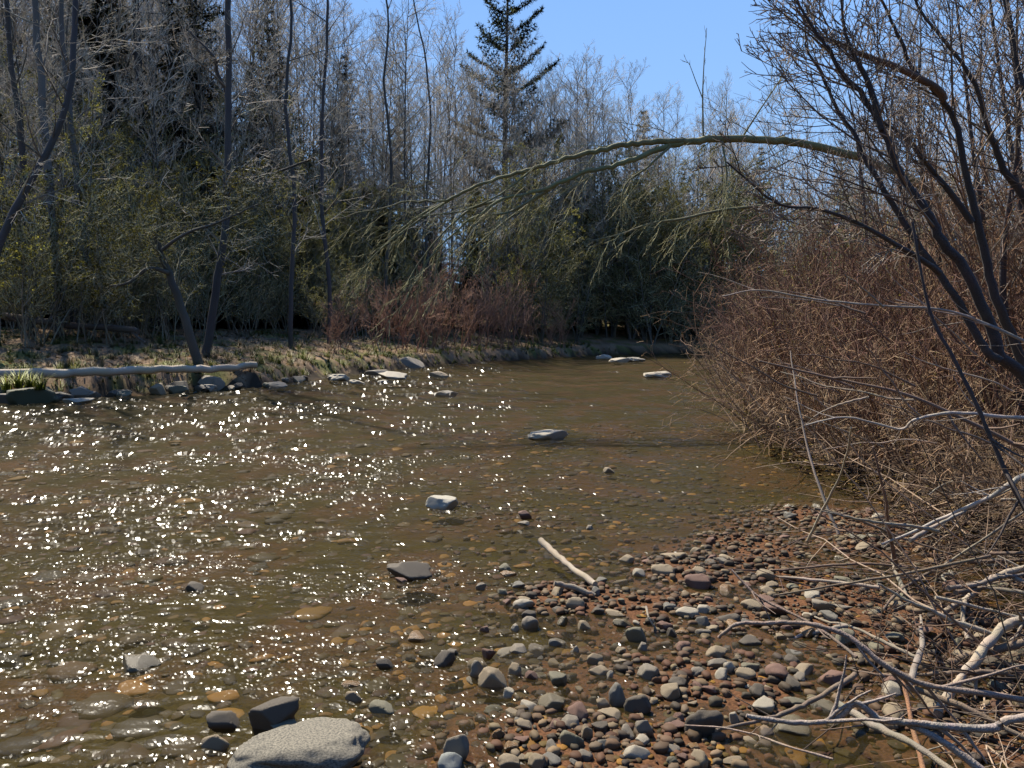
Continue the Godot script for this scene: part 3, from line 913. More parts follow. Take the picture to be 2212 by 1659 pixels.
func special_trees() -> void:
	# tall white pine
	var pine := conifer("white_pine", 28.0, 0.34, {"bark": Color(0.06, 0.052, 0.045), "bare": 0.34, "arms": [4, 5], "reach": 5.2, "taper": 0.55, "rise0": 0.0, "rise1": 0.8, "curl": 0.06, "gap": 1.5, "gaps": 0.2, "step": 0.24, "inner": 0.22, "width": 0.33, "droop": 0.15, "blades": 8, "blade": 0.32, "col": Color(0.24, 0.29, 0.155)}, "tall white pine standing high above the wood", "")
	var px := at(1092, 700, 56).x
	pine.position = Vector3(px, land(px, 56), -56)
	var pine2 := conifer("white_pine", 29.0, 0.3, {"bark": Color(0.05, 0.045, 0.04), "bare": 0.45, "arms": [4, 5], "reach": 4.2, "taper": 0.5, "rise0": 0.0, "rise1": 0.4, "curl": 0.02, "gap": 0.95, "gaps": 0.1, "step": 0.24, "inner": 0.3, "width": 0.28, "droop": 0.0, "blades": 6, "blade": 0.24, "col": Color(0.09, 0.10, 0.055)}, "dark pine with level boughs behind the bare trees of the left bank", "")
	px = at(320, 700, 39).x
	pine2.position = Vector3(px, land(px, 39), -39)
	var bare := {"n": [16, 7, 5], "ang": [0.9, 0.8, 0.75], "len": [0.2, 0.45, 0.5], "wander": 0.16, "lift": 0.02, "col": Color(0.30, 0.26, 0.195), "limb": Color(0.11, 0.095, 0.072), "tip": 0.0055}
	# the dark straight tree and the leaning tree of the left bank
	traced_tree("dark_straight_tree", "dark straight tree with spreading branches at the edge of the left bank", [{"pts": from_picture([[442, 782], [452, 720], [470, 600], [488, 480], [490, 380], [492, 240], [493, 100], [492, -60], [490, -240]], 21.0, 22.0), "r0": 0.115, "r1": 0.07, "from": 0.2}, {"name": "limb", "pts": from_picture([[488, 420], [512, 395], [560, 382], [600, 372], [680, 340]], 21.6, 20.5), "r0": 0.07, "r1": 0.02, "len": 4.0}, {"name": "limb", "pts": from_picture([[491, 200], [470, 160], [460, 120], [400, 60]], 21.9, 21.5), "r0": 0.06, "r1": 0.02, "len": 4.0}], Color(0.045, 0.042, 0.038), bare)
	traced_tree("leaning_tree", "dark leaning tree curving over the left end of the pale log", [{"pts": from_picture([[-70, 760], [-30, 620], [5, 510], [60, 400], [110, 310], [150, 200], [160, 60], [165, -120]], 18.5, 19.5), "r0": 0.1, "r1": 0.06, "from": 0.3}], Color(0.05, 0.047, 0.042), bare)
	for e in [[120, 690, 25.0, 0.15, "pale grey trunk standing in the dim wood left of the dark straight tree", Color(0.12, 0.11, 0.098)], [178, 692, 25.5, 0.11, "grey trunk with a forked foot next to the pale grey trunk", Color(0.10, 0.09, 0.08)], [60, 680, 26.0, 0.12, "dark trunk between the leaning tree and the pale grey trunk", Color(0.05, 0.046, 0.04)], [628, 690, 27.0, 0.085, "dark slim trunk right of the dark straight tree", Color(0.05, 0.045, 0.04)], [710, 690, 30.0, 0.095, "dark slim twin-limbed tree beside the reddish shrubs", Color(0.055, 0.05, 0.044)], [835, 680, 36.0, 0.10, "straight bare tree rising behind the reddish shrubs", Color(0.06, 0.055, 0.048)], [930, 670, 42.0, 0.11, "straight bare tree left of the tall white pine", Color(0.06, 0.055, 0.05)]]:
		var foot := at(e[0], e[1], e[2])
		foot.y = land(foot.x, e[2]) - 0.2
		var top := foot + Vector3(r(-0.6, 0.6), r(17, 21), r(-0.6, 0.6))
		traced_tree("bank_tree", e[4], [{"pts": [foot, foot.lerp(top, 0.14) + Vector3(r(-0.13, 0.13), 0, 0), foot.lerp(top, 0.3) + Vector3(r(-0.18, 0.18), 0, 0), foot.lerp(top, 0.48) + Vector3(r(-0.2, 0.2), 0, 0), foot.lerp(top, 0.65) + Vector3(r(-0.22, 0.22), 0, 0), foot.lerp(top, 0.82) + Vector3(r(-0.25, 0.25), 0, 0), top + Vector3(r(-0.8, 0.8), 0, 0)], "r0": e[3], "r1": 0.03, "from": 0.22, "knots": 0.3}], e[5], bare)
	# the snag of gnarled mossy limbs on the bank, in front of the dark straight tree
	traced_tree("gnarled_tree", "low gnarled budding tree leaning out over the rocks by the pale log", [{"pts": from_picture([[430, 790], [400, 690], [365, 590], [345, 540], [330, 500]], 19.6, 19.0), "r0": 0.13, "r1": 0.05, "len": 4.0}, {"name": "limb", "pts": from_picture([[365, 590], [320, 580], [280, 610], [235, 618]], 19.2, 18.6), "r0": 0.06, "r1": 0.02, "len": 3.5}, {"name": "limb", "pts": from_picture([[350, 540], [400, 505], [470, 480], [560, 440]], 19.0, 18.5), "r0": 0.05, "r1": 0.015, "len": 4.5}], Color(0.07, 0.065, 0.05), {"n": [14, 8, 6], "ang": [0.9, 0.85, 0.8], "len": [0.5, 0.45, 0.5], "wander": 0.22, "lift": 0.0, "col": Color(0.19, 0.185, 0.12), "limb": Color(0.10, 0.095, 0.06), "tip": 0.0045, "slim": 0.3, "leaves": 5, "leaf_size": 0.045, "leaf_col": Color(0.30, 0.29, 0.06)})
	# the arching tree that hangs over the creek from the right bank
	var moss := Color(0.16, 0.15, 0.06)
	var hang := {"slim": 0.24, "n": [13, 5, 2], "segs": [7, 5, 3], "ang": [0.5, 0.5, 0.6], "len": [0.3, 0.42, 0.4], "wander": 0.17, "lift": -0.06, "col": Color(0.22, 0.20, 0.095), "limb": Color(0.17, 0.16, 0.075), "tip": 0.0034}
	traced_tree("arching_tree", "mossy tree arching from the right bank low over the creek", [
		{"pts": [Vector3(10.2, 0.2, -16.5), Vector3(9.6, 1.6, -15.8), at(2080, 470, 15.0), at(1960, 385, 14.5), at(1850, 340, 14.2), at(1740, 314, 14), at(1690, 304, 13.8), at(1608, 301, 13.6), at(1525, 303, 13.4), at(1474, 306, 13.3)], "r0": 0.088, "r1": 0.06, "from": 0.5, "knots": 0.3, "more": {"n": [9, 6, 3], "lift": -0.02}},
		{"name": "limb", "pts": from_picture([[1474, 305], [1404, 308], [1354, 312], [1310, 322], [1257, 333], [1187, 353], [1137, 368], [1090, 382], [1030, 403], [977, 427], [950, 435], [887, 435], [804, 453], [740, 470]], 13.3, 12.4), "r0": 0.054, "r1": 0.007, "from": 0.15, "knots": 0.35, "more": {"n": [15, 5, 3]}},
		{"name": "limb", "pts": from_picture([[1474, 308], [1420, 323], [1370, 343], [1320, 360], [1270, 370], [1204, 397], [1137, 420], [1087, 430], [1044, 457], [1004, 483], [937, 547], [890, 620], [860, 680]], 13.3, 12.0), "r0": 0.05, "r1": 0.006, "from": 0.1, "knots": 0.35, "more": {"n": [18, 5, 3]}},
		{"name": "limb", "pts": from_picture([[980, 428], [900, 470], [830, 530], [780, 590]], 12.8, 12.4), "r0": 0.022, "r1": 0.006, "from": 0.2, "len": 2.6},
		{"name": "limb", "pts": from_picture([[1087, 432], [1020, 450], [960, 500], [910, 560], [880, 610]], 12.8, 12.3), "r0": 0.024, "r1": 0.006, "from": 0.2, "len": 2.6},
		{"name": "limb", "pts": from_picture([[1204, 398], [1130, 450], [1040, 520], [980, 595], [925, 655]], 12.9, 12.2), "r0": 0.022, "r1": 0.005, "from": 0.2, "len": 2.4},
		{"name": "limb", "pts": from_picture([[977, 428], [890, 486], [805, 555], [750, 640]], 12.7, 12.3), "r0": 0.02, "r1": 0.005, "from": 0.2, "len": 2.2},
		{"name": "limb", "pts": from_picture([[1150, 366], [1080, 420], [1000, 455], [900, 470], [820, 510]], 12.8, 12.4), "r0": 0.018, "r1": 0.005, "from": 0.2, "len": 2.0},
		{"name": "limb", "pts": from_picture([[1190, 405], [1150, 430], [1100, 458], [1060, 465]], 12.8, 12.3), "r0": 0.03, "r1": 0.01, "from": 0.3, "len": 2.2},
		{"name": "limb", "pts": from_picture([[1708, 440], [1565, 453], [1475, 473], [1404, 483], [1337, 507], [1270, 520]], 13.4, 12.0), "r0": 0.03, "r1": 0.006, "from": 0.2, "len": 3.5},
		{"name": "limb", "pts": from_picture([[1450, 315], [1400, 360], [1350, 400], [1340, 470]], 13.2, 12.8), "r0": 0.024, "r1": 0.006, "from": 0.2, "len": 2.4},
		{"name": "limb", "pts": from_picture([[1560, 305], [1570, 380], [1560, 460], [1580, 560]], 13.4, 13.0), "r0": 0.02, "r1": 0.005, "from": 0.2, "len": 2.4},
		{"name": "shoot", "pts": from_picture([[1520, 303], [1518, 230], [1520, 150], [1527, 60]], 13.4, 13.4), "r0": 0.018, "r1": 0.004, "from": 0.5, "len": 1.0, "more": {"n": [4, 2], "ang": [0.25, 0.3], "lift": 0.1}},
		{"name": "shoot", "pts": from_picture([[1519, 215], [1505, 180], [1490, 140], [1484, 135]], 13.4, 13.4), "r0": 0.01, "r1": 0.003, "from": 0.5, "len": 0.6, "more": {"n": [3, 2], "ang": [0.25, 0.3], "lift": 0.1}},
		{"name": "shoot", "pts": from_picture([[1600, 302], [1640, 240], [1700, 150], [1740, 90]], 13.6, 13.4), "r0": 0.018, "r1": 0.004, "from": 0.3, "len": 2.0, "more": {"lift": 0.05}},
	], moss, hang)

func right_bank(t: Dictionary) -> void:
	var bark := Color(0.055, 0.046, 0.04)
	var o := {"n": [16, 6, 5], "ang": [0.7, 0.7, 0.75], "len": [0.3, 0.42, 0.5], "wander": 0.15, "lift": 0.05, "col": Color(0.18, 0.145, 0.115), "limb": Color(0.13, 0.098, 0.07), "tip": 0.0028, "slim": 0.36}
	traced_tree("leaning_alder", "dark many-stemmed alder leaning from the right bank across the sky", [
		{"pts": [at(2290, 960, 5.2)] + from_picture([[2212, 814], [2161, 771], [2145, 717], [2128, 677], [2085, 581], [2035, 521], [2008, 467], [1971, 413], [1938, 360], [1918, 307], [1891, 253], [1858, 197], [1821, 160], [1795, 113], [1768, 77], [1728, 17], [1690, -60]], 5.2, 5.0), "r0": 0.044, "r1": 0.005, "from": 0.35},
		{"name": "stem", "pts": from_picture([[2161, 780], [2138, 765], [2118, 737], [2071, 654], [2025, 587], [1991, 540], [1941, 460], [1898, 390], [1868, 340], [1848, 293], [1821, 257], [1795, 207], [1771, 153], [1741, 103], [1740, 80], [1735, 20]], 5.1, 5.3), "r0": 0.03, "r1": 0.004, "from": 0.3},
		{"name": "stem", "pts": from_picture([[1905, 280], [1880, 190], [1850, 130], [1825, 70], [1815, -30]], 5.05, 5.0), "r0": 0.022, "r1": 0.006, "from": 0.2, "len": 1.6},
		{"name": "stem", "pts": from_picture([[2030, 590], [1990, 560], [1920, 520], [1850, 480], [1760, 450], [1680, 440], [1570, 350]], 5.0, 4.6), "r0": 0.02, "r1": 0.005, "from": 0.15, "len": 2.2},
	], bark, o)
	traced_tree("leaning_alder", "leaning alder with a thick brown side limb behind the many-stemmed alder", [
		{"pts": [at(2260, 930, 5.9)] + from_picture([[2200, 760], [2150, 640], [2128, 553], [2108, 467], [2088, 383], [2075, 310], [2058, 250], [2021, 197], [1975, 153], [1945, 87], [1918, 30], [1870, -60]], 5.9, 5.6), "r0": 0.038, "r1": 0.007, "from": 0.35},
		{"name": "limb", "pts": from_picture([[2040, 215], [2021, 190], [1941, 147], [1875, 123], [1808, 93], [1765, 73], [1720, 20]], 5.7, 5.5), "r0": 0.03, "r1": 0.008, "from": 0.3, "bark": Color(0.14, 0.085, 0.05), "len": 1.8},
		{"name": "stem", "pts": from_picture([[2100, 480], [2040, 400], [1990, 340], [1960, 300], [1900, 260]], 5.8, 5.6), "r0": 0.025, "r1": 0.008, "from": 0.2, "len": 2.0},
	], bark, o)
	traced_tree("leaning_alder", "leaning alder with dense twigs at the right of the many-stemmed alder", [
		{"pts": [at(2420, 900, 6.6)] + from_picture([[2300, 600], [2212, 427], [2168, 367], [2151, 317], [2135, 277], [2115, 203], [2075, 130], [2000, 40], [1950, -60]], 6.6, 6.2), "r0": 0.038, "r1": 0.007, "from": 0.3},
		{"name": "stem", "pts": from_picture([[2380, 700], [2300, 400], [2230, 250], [2190, 100], [2170, -80]], 6.5, 6.6), "r0": 0.036, "r1": 0.01, "from": 0.2},
	], bark, o)
	for e in [[2240, 900, 7.5, 2150, -100], [2330, 900, 8.0, 2260, -120], [2120, 860, 9.5, 2060, -40], [2040, 860, 11.0, 1990, 60], [2200, 860, 10.5, 2200, -60], [1960, 850, 12.5, 1890, 130], [2420, 900, 7.0, 2190, -200], [2300, 870, 9.0, 2120, -150], [1890, 840, 14.0, 1830, 180], [2150, 850, 13.0, 2120, 20]]:
		var foot := at(e[0], e[1], e[2])
		foot.y = land(foot.x, e[2]) - 0.1
		var top := at(e[3], e[4], e[2] - 0.4)
		traced_tree("thicket_alder", "slim upright alder in the thicket of the right bank", [{"pts": [foot, foot.lerp(top, 0.35) + Vector3(r(-0.2, 0.2), 0, r(-0.2, 0.2)), foot.lerp(top, 0.7) + Vector3(r(-0.2, 0.2), 0, r(-0.2, 0.2)), top], "r0": 0.045, "r1": 0.008, "from": 0.2}], Color(0.06, 0.05, 0.042), o.merged({"tip": 0.0036, "n": [18, 7, 5]}, true), "slim alders of the right bank thicket")
	# shrubs of the thicket, leaning out over the water
	var sorts := []
	var looks := ["tangled tan shrub arching out of the thicket over the water", "purplish brown shrub in the thicket of the right bank", "upright brown shrub with long straight stems in the thicket", "low bleached shrub bent down by flood at the foot of the thicket"]
	var twig_cols := [Color(0.29, 0.18, 0.10), Color(0.19, 0.10, 0.068), Color(0.25, 0.15, 0.082), Color(0.31, 0.215, 0.13)]
	for k in 8:
		var e := k % 4
		sorts.append(shrub("thicket_shrub", [2.6, 3.0, 3.8, 1.7][e], {"n": [5, 4], "segs": [6, 4], "ang": [0.65, 0.85], "len": [0.5, 0.4], "wander": 0.24, "lift": [-0.01, 0.02, 0.05, -0.04][e], "col": twig_cols[e], "limb": [Color(0.18, 0.11, 0.062), Color(0.12, 0.066, 0.045), Color(0.165, 0.098, 0.057), Color(0.25, 0.17, 0.10)][e], "tip": 0.0031, "stems": [15, 16, 14, 14][e], "splay": [0.7, 0.55, 0.3, 0.9][e], "sway": [0.16, 0.12, 0.06, 0.2][e], "rad": [0.012, 0.013, 0.017, 0.010][e], "spread": 0.55, "leaves": 1 if e == 0 else 0, "leaf_size": 0.022, "leaf_col": Color(0.30, 0.28, 0.06)}, looks[e], "shrubs of the right bank thicket", [Vector3(-0.6, 0, 0.1), Vector3(-0.3, 0, 0), Vector3(-0.15, 0, 0), Vector3(-0.8, -0.2, 0.2)][e]))
	var first := {}
	var made := 0
	for k in 900:
		if made >= 88: break
		var d := r(5.2, 15.0) if made < 54 else r(13.0, 34.0)
		var x := r(2.4, 0.72 * d + 1.5)
		var rr := -side(RIGHT, x, d)
		var e := rng.randi() % 8
		if e % 4 == 3 and (rr < -0.3 or rr > 1.0): continue
		if e % 4 == 0 and (rr < 0.0 or rr > 1.6): continue
		if e % 4 in [1, 2] and (rr < (0.7 if d < 15.0 else 0.1) or rr > (7.0 if d < 15.0 else 2.5)): continue
		var proto: Node3D = sorts[e]
		var where := Vector3(x, land(x, d) - 0.02, -d)
		var size := r(0.7, 1.15) * lerpf(0.7, 1.05, smoothstep(5.5, 9.0, d))
		if first.has(proto):
			copy_of(proto, where, r(-0.7, 0.7), size)
		else:
			first[proto] = true
			proto.position = where
			proto.rotation.y = r(-0.7, 0.7)
			proto.scale = Vector3.ONE * size
		made += 1
	# the near bank behind the viewpoint: what keeps the sky off the stones' near sides
	for e in [[-7.0, -9.0, 0.9], [-4.0, -10.5, 1.0], [-1.0, -9.5, 0.95], [2.0, -10.0, 1.0], [5.0, -9.0, 1.0], [8.0, -7.5, 0.9], [9.5, -4.0, 0.9], [-10.0, -11.0, 1.0], [10.5, 0.0, 0.8], [11.0, 4.0, 0.75]]:
		copy_of(t.spruce[rng.randi() % 2], Vector3(e[0], 0.1, -e[1]), r(0, TAU), e[2], "dark spruce on the near bank behind the viewpoint", "spruces behind the viewpoint")
	# taller trees farther along the right bank
	for e in [[9.5, 19.0, 0.42], [11.5, 22.0, 0.5], [13.0, 26.0, 0.55], [11.0, 29.0, 0.5], [15.5, 24.0, 0.55], [14.5, 31.0, 0.5], [17.5, 29.0, 0.6], [13.0, 35.0, 0.45], [19.0, 34.0, 0.55], [12.0, 17.0, 0.5], [8.6, 16.0, 0.4]]:
		copy_of(t.tall[rng.randi() % 4], Vector3(e[0], land(e[0], e[1]), -e[1]), r(0, TAU), e[2], "bare grey tree behind the thicket of the right bank", "bare trees behind the thicket")
	for e in [[7.5, 15.5, 0.9], [9.0, 18.0, 1.0], [10.5, 20.0, 1.1], [12.5, 21.0, 1.1], [9.2, 22.0, 1.0], [11.5, 25.0, 1.1], [14.0, 23.0, 1.2], [13.0, 29.0, 1.2], [16.0, 27.0, 1.2], [10.5, 31.0, 0.75], [11.5, 34.0, 0.8], [12.5, 38.0, 0.85], [9.6, 27.0, 0.7], [15.0, 36.0, 0.9]]:
		copy_of(t.brush[rng.randi() % 3], Vector3(e[0], land(e[0], e[1]), -e[1]), r(0, TAU), e[2], "tangled grey green shrub behind the thicket of the right bank", "shrubs upstream on the right bank")

# ------------------------------------------------------------------ wood on the ground, grass, litter

func stick(called: String, label: String, pts: Array, r0: float, r1: float, col: Color, group := "", forks := 0, cat := "stick") -> void:
	var base: Vector3 = pts[0]
	var local := []
	for p in pts: local.append(p - base)
	var q := smooth(local, 5)
	for k in q.size():
		q[k] += rdir() * r0 * 0.22
	var b := Buf.new()
	tube(b, q, r0, r1, 9, col)
	cap(b, q[0], (q[0] - q[1]).normalized(), r0, 9, col)
	cap(b, q[q.size() - 1], (q[q.size() - 1] - q[q.size() - 2]).normalized(), r1, 9, col)
	if forks == 0:
		var o := part(called, b.mesh(), M.wood)
		o.position = base
		tag(o, label, cat, group)
		return
	var root := thing(called, base, label, cat, group)
	part("stem", b.mesh(), M.wood, root)
	for f in forks:
		var s := Buf.new()
		var t := r(0.15, 0.9)
		var l := length_of(q) * r(0.12, 0.3)
		tube(s, path(along(q, t), off(heading(q, t), r(0.5, 0.9)), l, 4, 0.2, 0.02), r1 * 0.6, r1 * 0.2, 5, col)
		part("side_twig", s.mesh(), M.wood, root)

func make_driftwood() -> void:
	var bleached := Color(0.36, 0.29, 0.205)
	var greyw := Color(0.26, 0.21, 0.155)
	var brown := Color(0.17, 0.115, 0.075)
	stick("fallen_log", "long pale bark-stripped log lying along the left bank", [at(-140, 814, 15.1), at(0, 808, 15.8), at(130, 807, 16.5), at(250, 801, 17.3), at(370, 797, 18.1), at(470, 797, 19.0), at(551, 788, 19.9)], 0.10, 0.085, Color(0.44, 0.36, 0.25), "", 0, "log")
	stick("fallen_log", "dark fallen log sloping across the litter behind the pale log", [at(-30, 676, 23.0), at(120, 698, 22.5), at(220, 708, 22.2), at(300, 716, 22.0)], 0.11, 0.09, Color(0.10, 0.075, 0.055), "", 2, "log")
	stick("drift_stick", "bleached stick lying across the shallows onto the gravel bar", [on(1165, 1168, 0.09), on(1192, 1190, 0.06), on(1230, 1222, 0.045), on(1284, 1262, 0.04)], 0.022, 0.017, bleached, "", 1)
	stick("drift_stick", "short weathered stick beside the bleached stick", [on(1196, 1260, 0.08), on(1240, 1270, 0.06), on(1284, 1286, 0.03)], 0.017, 0.015, greyw)
	stick("drift_stick", "thin pale twig standing among the cobbles", [on(1396, 1310, 0.09), on(1402, 1335, 0.06), on(1420, 1362, 0.0)], 0.006, 0.004, bleached)
	stick("drift_branch", "thick bleached driftwood branch bent like an elbow beside the near pool", [on(2300, 1330, 0.2), on(2212, 1341, 0.17), on(2169, 1356, 0.16), on(2118, 1412, 0.12), on(2071, 1471, 0.07), on(2024, 1545, 0.02)], 0.023, 0.017, bleached, "", 3)
	stick("drift_branch", "bleached driftwood branch above the elbowed branch", [on(2260, 1215, 0.2), on(2157, 1243, 0.14), on(2102, 1283, 0.08), on(2036, 1324, 0.02)], 0.02, 0.014, bleached, "", 2)
	stick("drift_branch", "dark driftwood branch crossing under the elbowed branch", [on(2300, 1362, 0.12), on(2212, 1387, 0.12), on(2102, 1416, 0.07), on(2050, 1434, 0.03)], 0.02, 0.016, Color(0.2, 0.14, 0.09))
	stick("drift_branch", "short forked driftwood stub by the elbowed branch", [on(2085, 1300, 0.06), on(2080, 1330, 0.06), on(2092, 1383, 0.02)], 0.012, 0.011, greyw)
	stick("drift_stick", "upright orange brown stick beside the near branch", [on(1951, 1462, 0.22), on(1969, 1557, 0.12), on(2000, 1680, 0.02)], 0.008, 0.009, Color(0.32, 0.16, 0.07))
	# flood-bent branches of the right bank
	stick("bent_branch", "long pale bare branch reaching out of the thicket", from_picture([[2280, 770], [2212, 737], [2058, 674], [1908, 661], [1761, 647], [1641, 627], [1560, 640]], 4.4, 5.0), 0.011, 0.004, Color(0.36, 0.29, 0.23), "", 5, "branch")
	stick("bent_branch", "pale sinuous branch hanging low in front of the dark hollow", from_picture([[2260, 905], [2181, 901], [2058, 892], [1975, 907], [1941, 927], [1825, 901], [1740, 920]], 4.3, 4.8), 0.013, 0.005, Color(0.40, 0.34, 0.28), "", 5, "branch")
	stick("bent_branch", "whitish branch running down over the flood debris", [at(2280, 1000, 4.1), at(2212, 1028, 4.1), at(2142, 1071, 4.2), at(2024, 1126, 4.4), at(1906, 1177, 4.4)], 0.02, 0.007, Color(0.42, 0.36, 0.29), "", 5, "branch")
	stick("bent_branch", "thin dark stem slanting down in front of the thicket", from_picture([[1971, 480], [2008, 671], [2058, 771], [2108, 871], [2151, 971], [2191, 1057], [2260, 1180]], 4.2, 3.8), 0.007, 0.013, Color(0.075, 0.055, 0.045), "", 4, "branch")
	stick("bent_branch", "long brown branch sloping from the thicket to the right", from_picture([[1640, 780], [1790, 815], [1950, 850], [2080, 905], [2212, 970], [2290, 1010]], 5.2, 4.6), 0.006, 0.017, Color(0.20, 0.13, 0.09), "", 5, "branch")
	for k in 22:
		var d := r(4.6, 8.5)
		var u := r(1760, 2200)
		var v := r(650, 960)
		var p := at(u, v, d)
		var dir := Vector3(r(-1.0, -0.3), r(-0.15, 0.6), r(-0.4, 0.4)).normalized()
		var q := path(p, dir, r(0.5, 1.0), 6, 0.22, -0.02)
		for e in q.size(): q[e].y = maxf(q[e].y, 0.03)
		stick("bent_branch", "long bare branch weaving through the face of the thicket", Array(q), r(0.006, 0.011), 0.003, tint([Color(0.36, 0.28, 0.21), Color(0.20, 0.13, 0.09), Color(0.28, 0.21, 0.155)][k % 3], 0.2), "branches weaving through the thicket", 4, "branch")
	stick("near_branch", "budding branch with swollen nodes right beside the camera", from_picture([[1553, 1377], [1592, 1349], [1650, 1346], [1718, 1345], [1773, 1353], [1828, 1373], [1867, 1400], [1910, 1436], [2000, 1480], [2140, 1500], [2260, 1520]], 1.75, 1.5), 0.004, 0.007, Color(0.26, 0.19, 0.145), "", 5, "branch")
	stick("near_branch", "crooked grey branch with buds low beside the camera", from_picture([[1612, 1546], [1679, 1557], [1742, 1561], [1808, 1553], [1848, 1518], [1899, 1553], [1965, 1561], [2032, 1569], [2142, 1573], [2177, 1557], [2270, 1540]], 1.5, 1.4), 0.0045, 0.008, Color(0.31, 0.25, 0.20), "", 6, "branch")
	stick("near_branch", "straight grey branch slanting out of the lower frame", from_picture([[1955, 1560], [2040, 1605], [2115, 1659], [2200, 1720]], 1.45, 1.35), 0.006, 0.008, Color(0.31, 0.25, 0.2), "", 2, "branch")
	stick("near_branch", "thin brown twig crossing above the near cobbles", from_picture([[1580, 1230], [1640, 1290], [1720, 1330], [1790, 1372], [1850, 1420]], 2.6, 2.2), 0.0035, 0.005, Color(0.20, 0.14, 0.1), "", 3, "branch")
	stick("near_branch", "fine pale twig reaching across the near block of stone", from_picture([[1480, 1567], [1560, 1572], [1640, 1590], [1700, 1612], [1800, 1640]], 2.3, 2.0), 0.002, 0.0035, Color(0.30, 0.22, 0.16), "", 2, "branch")
	for k in 16:
		var d := r(2.7, 4.6)
		var x := d * r(0.42, 0.68)
		var p := Vector3(x, maxf(land(x, d), 0.0) + r(0.03, 0.16), -d)
		var q := path(p, Vector3(r(-1, 1), r(-0.12, 0.2), r(-0.7, 0.7)), r(0.5, 1.1), 5, 0.16, -0.02)
		for e in q.size(): q[e].y = maxf(q[e].y, 0.015)
		stick("drift_branch", "weathered branch lying in the debris round the elbowed branch", Array(q), r(0.008, 0.016), 0.005, tint([bleached, greyw, brown, brown][rng.randi() % 4], 0.2), "branches in the near debris", 2)
	# drifted sticks lodged in the thicket
	for k in 46:
		var d := r(3.6, 9.5)
		var x := r(2.0, 4.6)
		if d < 5.0: x = r(1.6, 3.2)
		if x > 0.68 * d: x = 0.66 * d - r(0.0, 0.8)
		if d > 5.0 and -side(RIGHT, x, d) < 0.0: continue
		var y := maxf(land(x, d), 0.0) + r(0.02, 0.4)
		var dir := Vector3(r(-1, 1), r(-0.2, 0.25), r(-0.6, 0.6)).normalized()
		var q := path(Vector3(x, y, -d), dir, r(0.5, 1.5), 4, 0.15, -0.03)
		stick("drift_stick", "loose weathered stick lodged in the flood debris of the right bank", Array(q), r(0.006, 0.014), 0.004, tint([bleached, greyw, brown][rng.randi() % 3], 0.2), "sticks lodged in the flood debris")

func make_debris() -> void:
	# matted twigs left by high water along the right bank
	var b := Buf.new()
	var cols := [Color(0.27, 0.195, 0.13), Color(0.16, 0.10, 0.065), Color(0.20, 0.14, 0.09), Color(0.085, 0.055, 0.037), Color(0.05, 0.034, 0.024), Color(0.12, 0.08, 0.055)]
	for k in 3600:
		var d := r(2.6, 12.0)
		if r(0, 1) < 0.55: d = r(2.6, 6.5)
		var x := 0.0
		var rr := 0.0
		for tries in 8:
			x = r(1.2, 0.75 * d + 0.5)
			rr = -side(RIGHT, x, d)
			if rr > -1.9 and rr < 3.5: break
		if rr < -0.5 and (x < 0.56 * d or rr < -1.9 or r(0, 1) < 0.5): continue
		var hump := 0.015 + 0.55 * pow(r(0, 1), 1.8) * smoothstep(-0.9, 0.4, rr)
		var p := Vector3(x, maxf(land(x, d), 0.0) + hump, -d)
		var dir := Vector3(r(-1, 1), r(-0.3, 0.35), r(-0.8, 0.8)).normalized()
		var big := r(0, 1) < 0.12
		var l := r(0.7, 1.6) if big else r(0.2, 0.75)
		var col := tint(cols[rng.randi() % cols.size()], 0.3)
		var q := path(p, dir, l, 6 if big else 4, 0.24, -0.02)
		for e in q.size():
			q[e].y = maxf(q[e].y, 0.01)
		var rad := r(0.004, 0.008) if big else r(0.0016, 0.0034)
		tube(b, q, rad, rad * 0.35, 4 if big else 3, col)
		for f in (4 if big else 1):
			tube(b, path(along(q, r(0.2, 0.9)), rdir() * Vector3(1, 0.6, 1), l * r(0.15, 0.35), 3, 0.25, 0.0), rad * 0.5, 0.0012, 3, col)
	var o := part("flood_debris", b.mesh(), M.twig)
	tag(o, "matted twigs and dead stems left by high water on the right bank", "debris", "", "stuff")

func tuft(n: int, high: float, splay: float) -> ArrayMesh:
	var b := Buf.new()
	for k in n:
		var a := r(0, TAU)
		var out := Vector3(cos(a), 0, sin(a))
		var across := Vector3(-out.z, 0, out.x) * high * 0.022
		var p := out * r(0, 0.25) * high
		var h := high * r(0.5, 1.1)
		var lean := r(0.2, 1.0) * splay
		var base := b.v.size()
		for j in 4:
			var t := j / 3.0
			var c := p + Vector3(0, h * t * (1 - 0.35 * lean * t), 0) + out * h * lean * t * t
			var w := across * (1.0 - t * 0.9)
			b.v.append(c + w)
			b.v.append(c - w)
			b.n.append((out + Vector3.UP * 0.6).normalized())
			b.n.append((out + Vector3.UP * 0.6).normalized())
			var col := tint(Color(0.9, 0.9, 0.9), 0.2)
			b.c.append(col)
			b.c.append(col)
		for j in 3:
			var q := base + j * 2
			for e in [q, q + 1, q + 2, q + 1, q + 3, q + 2]:
				b.i.append(e)
	return b.mesh()

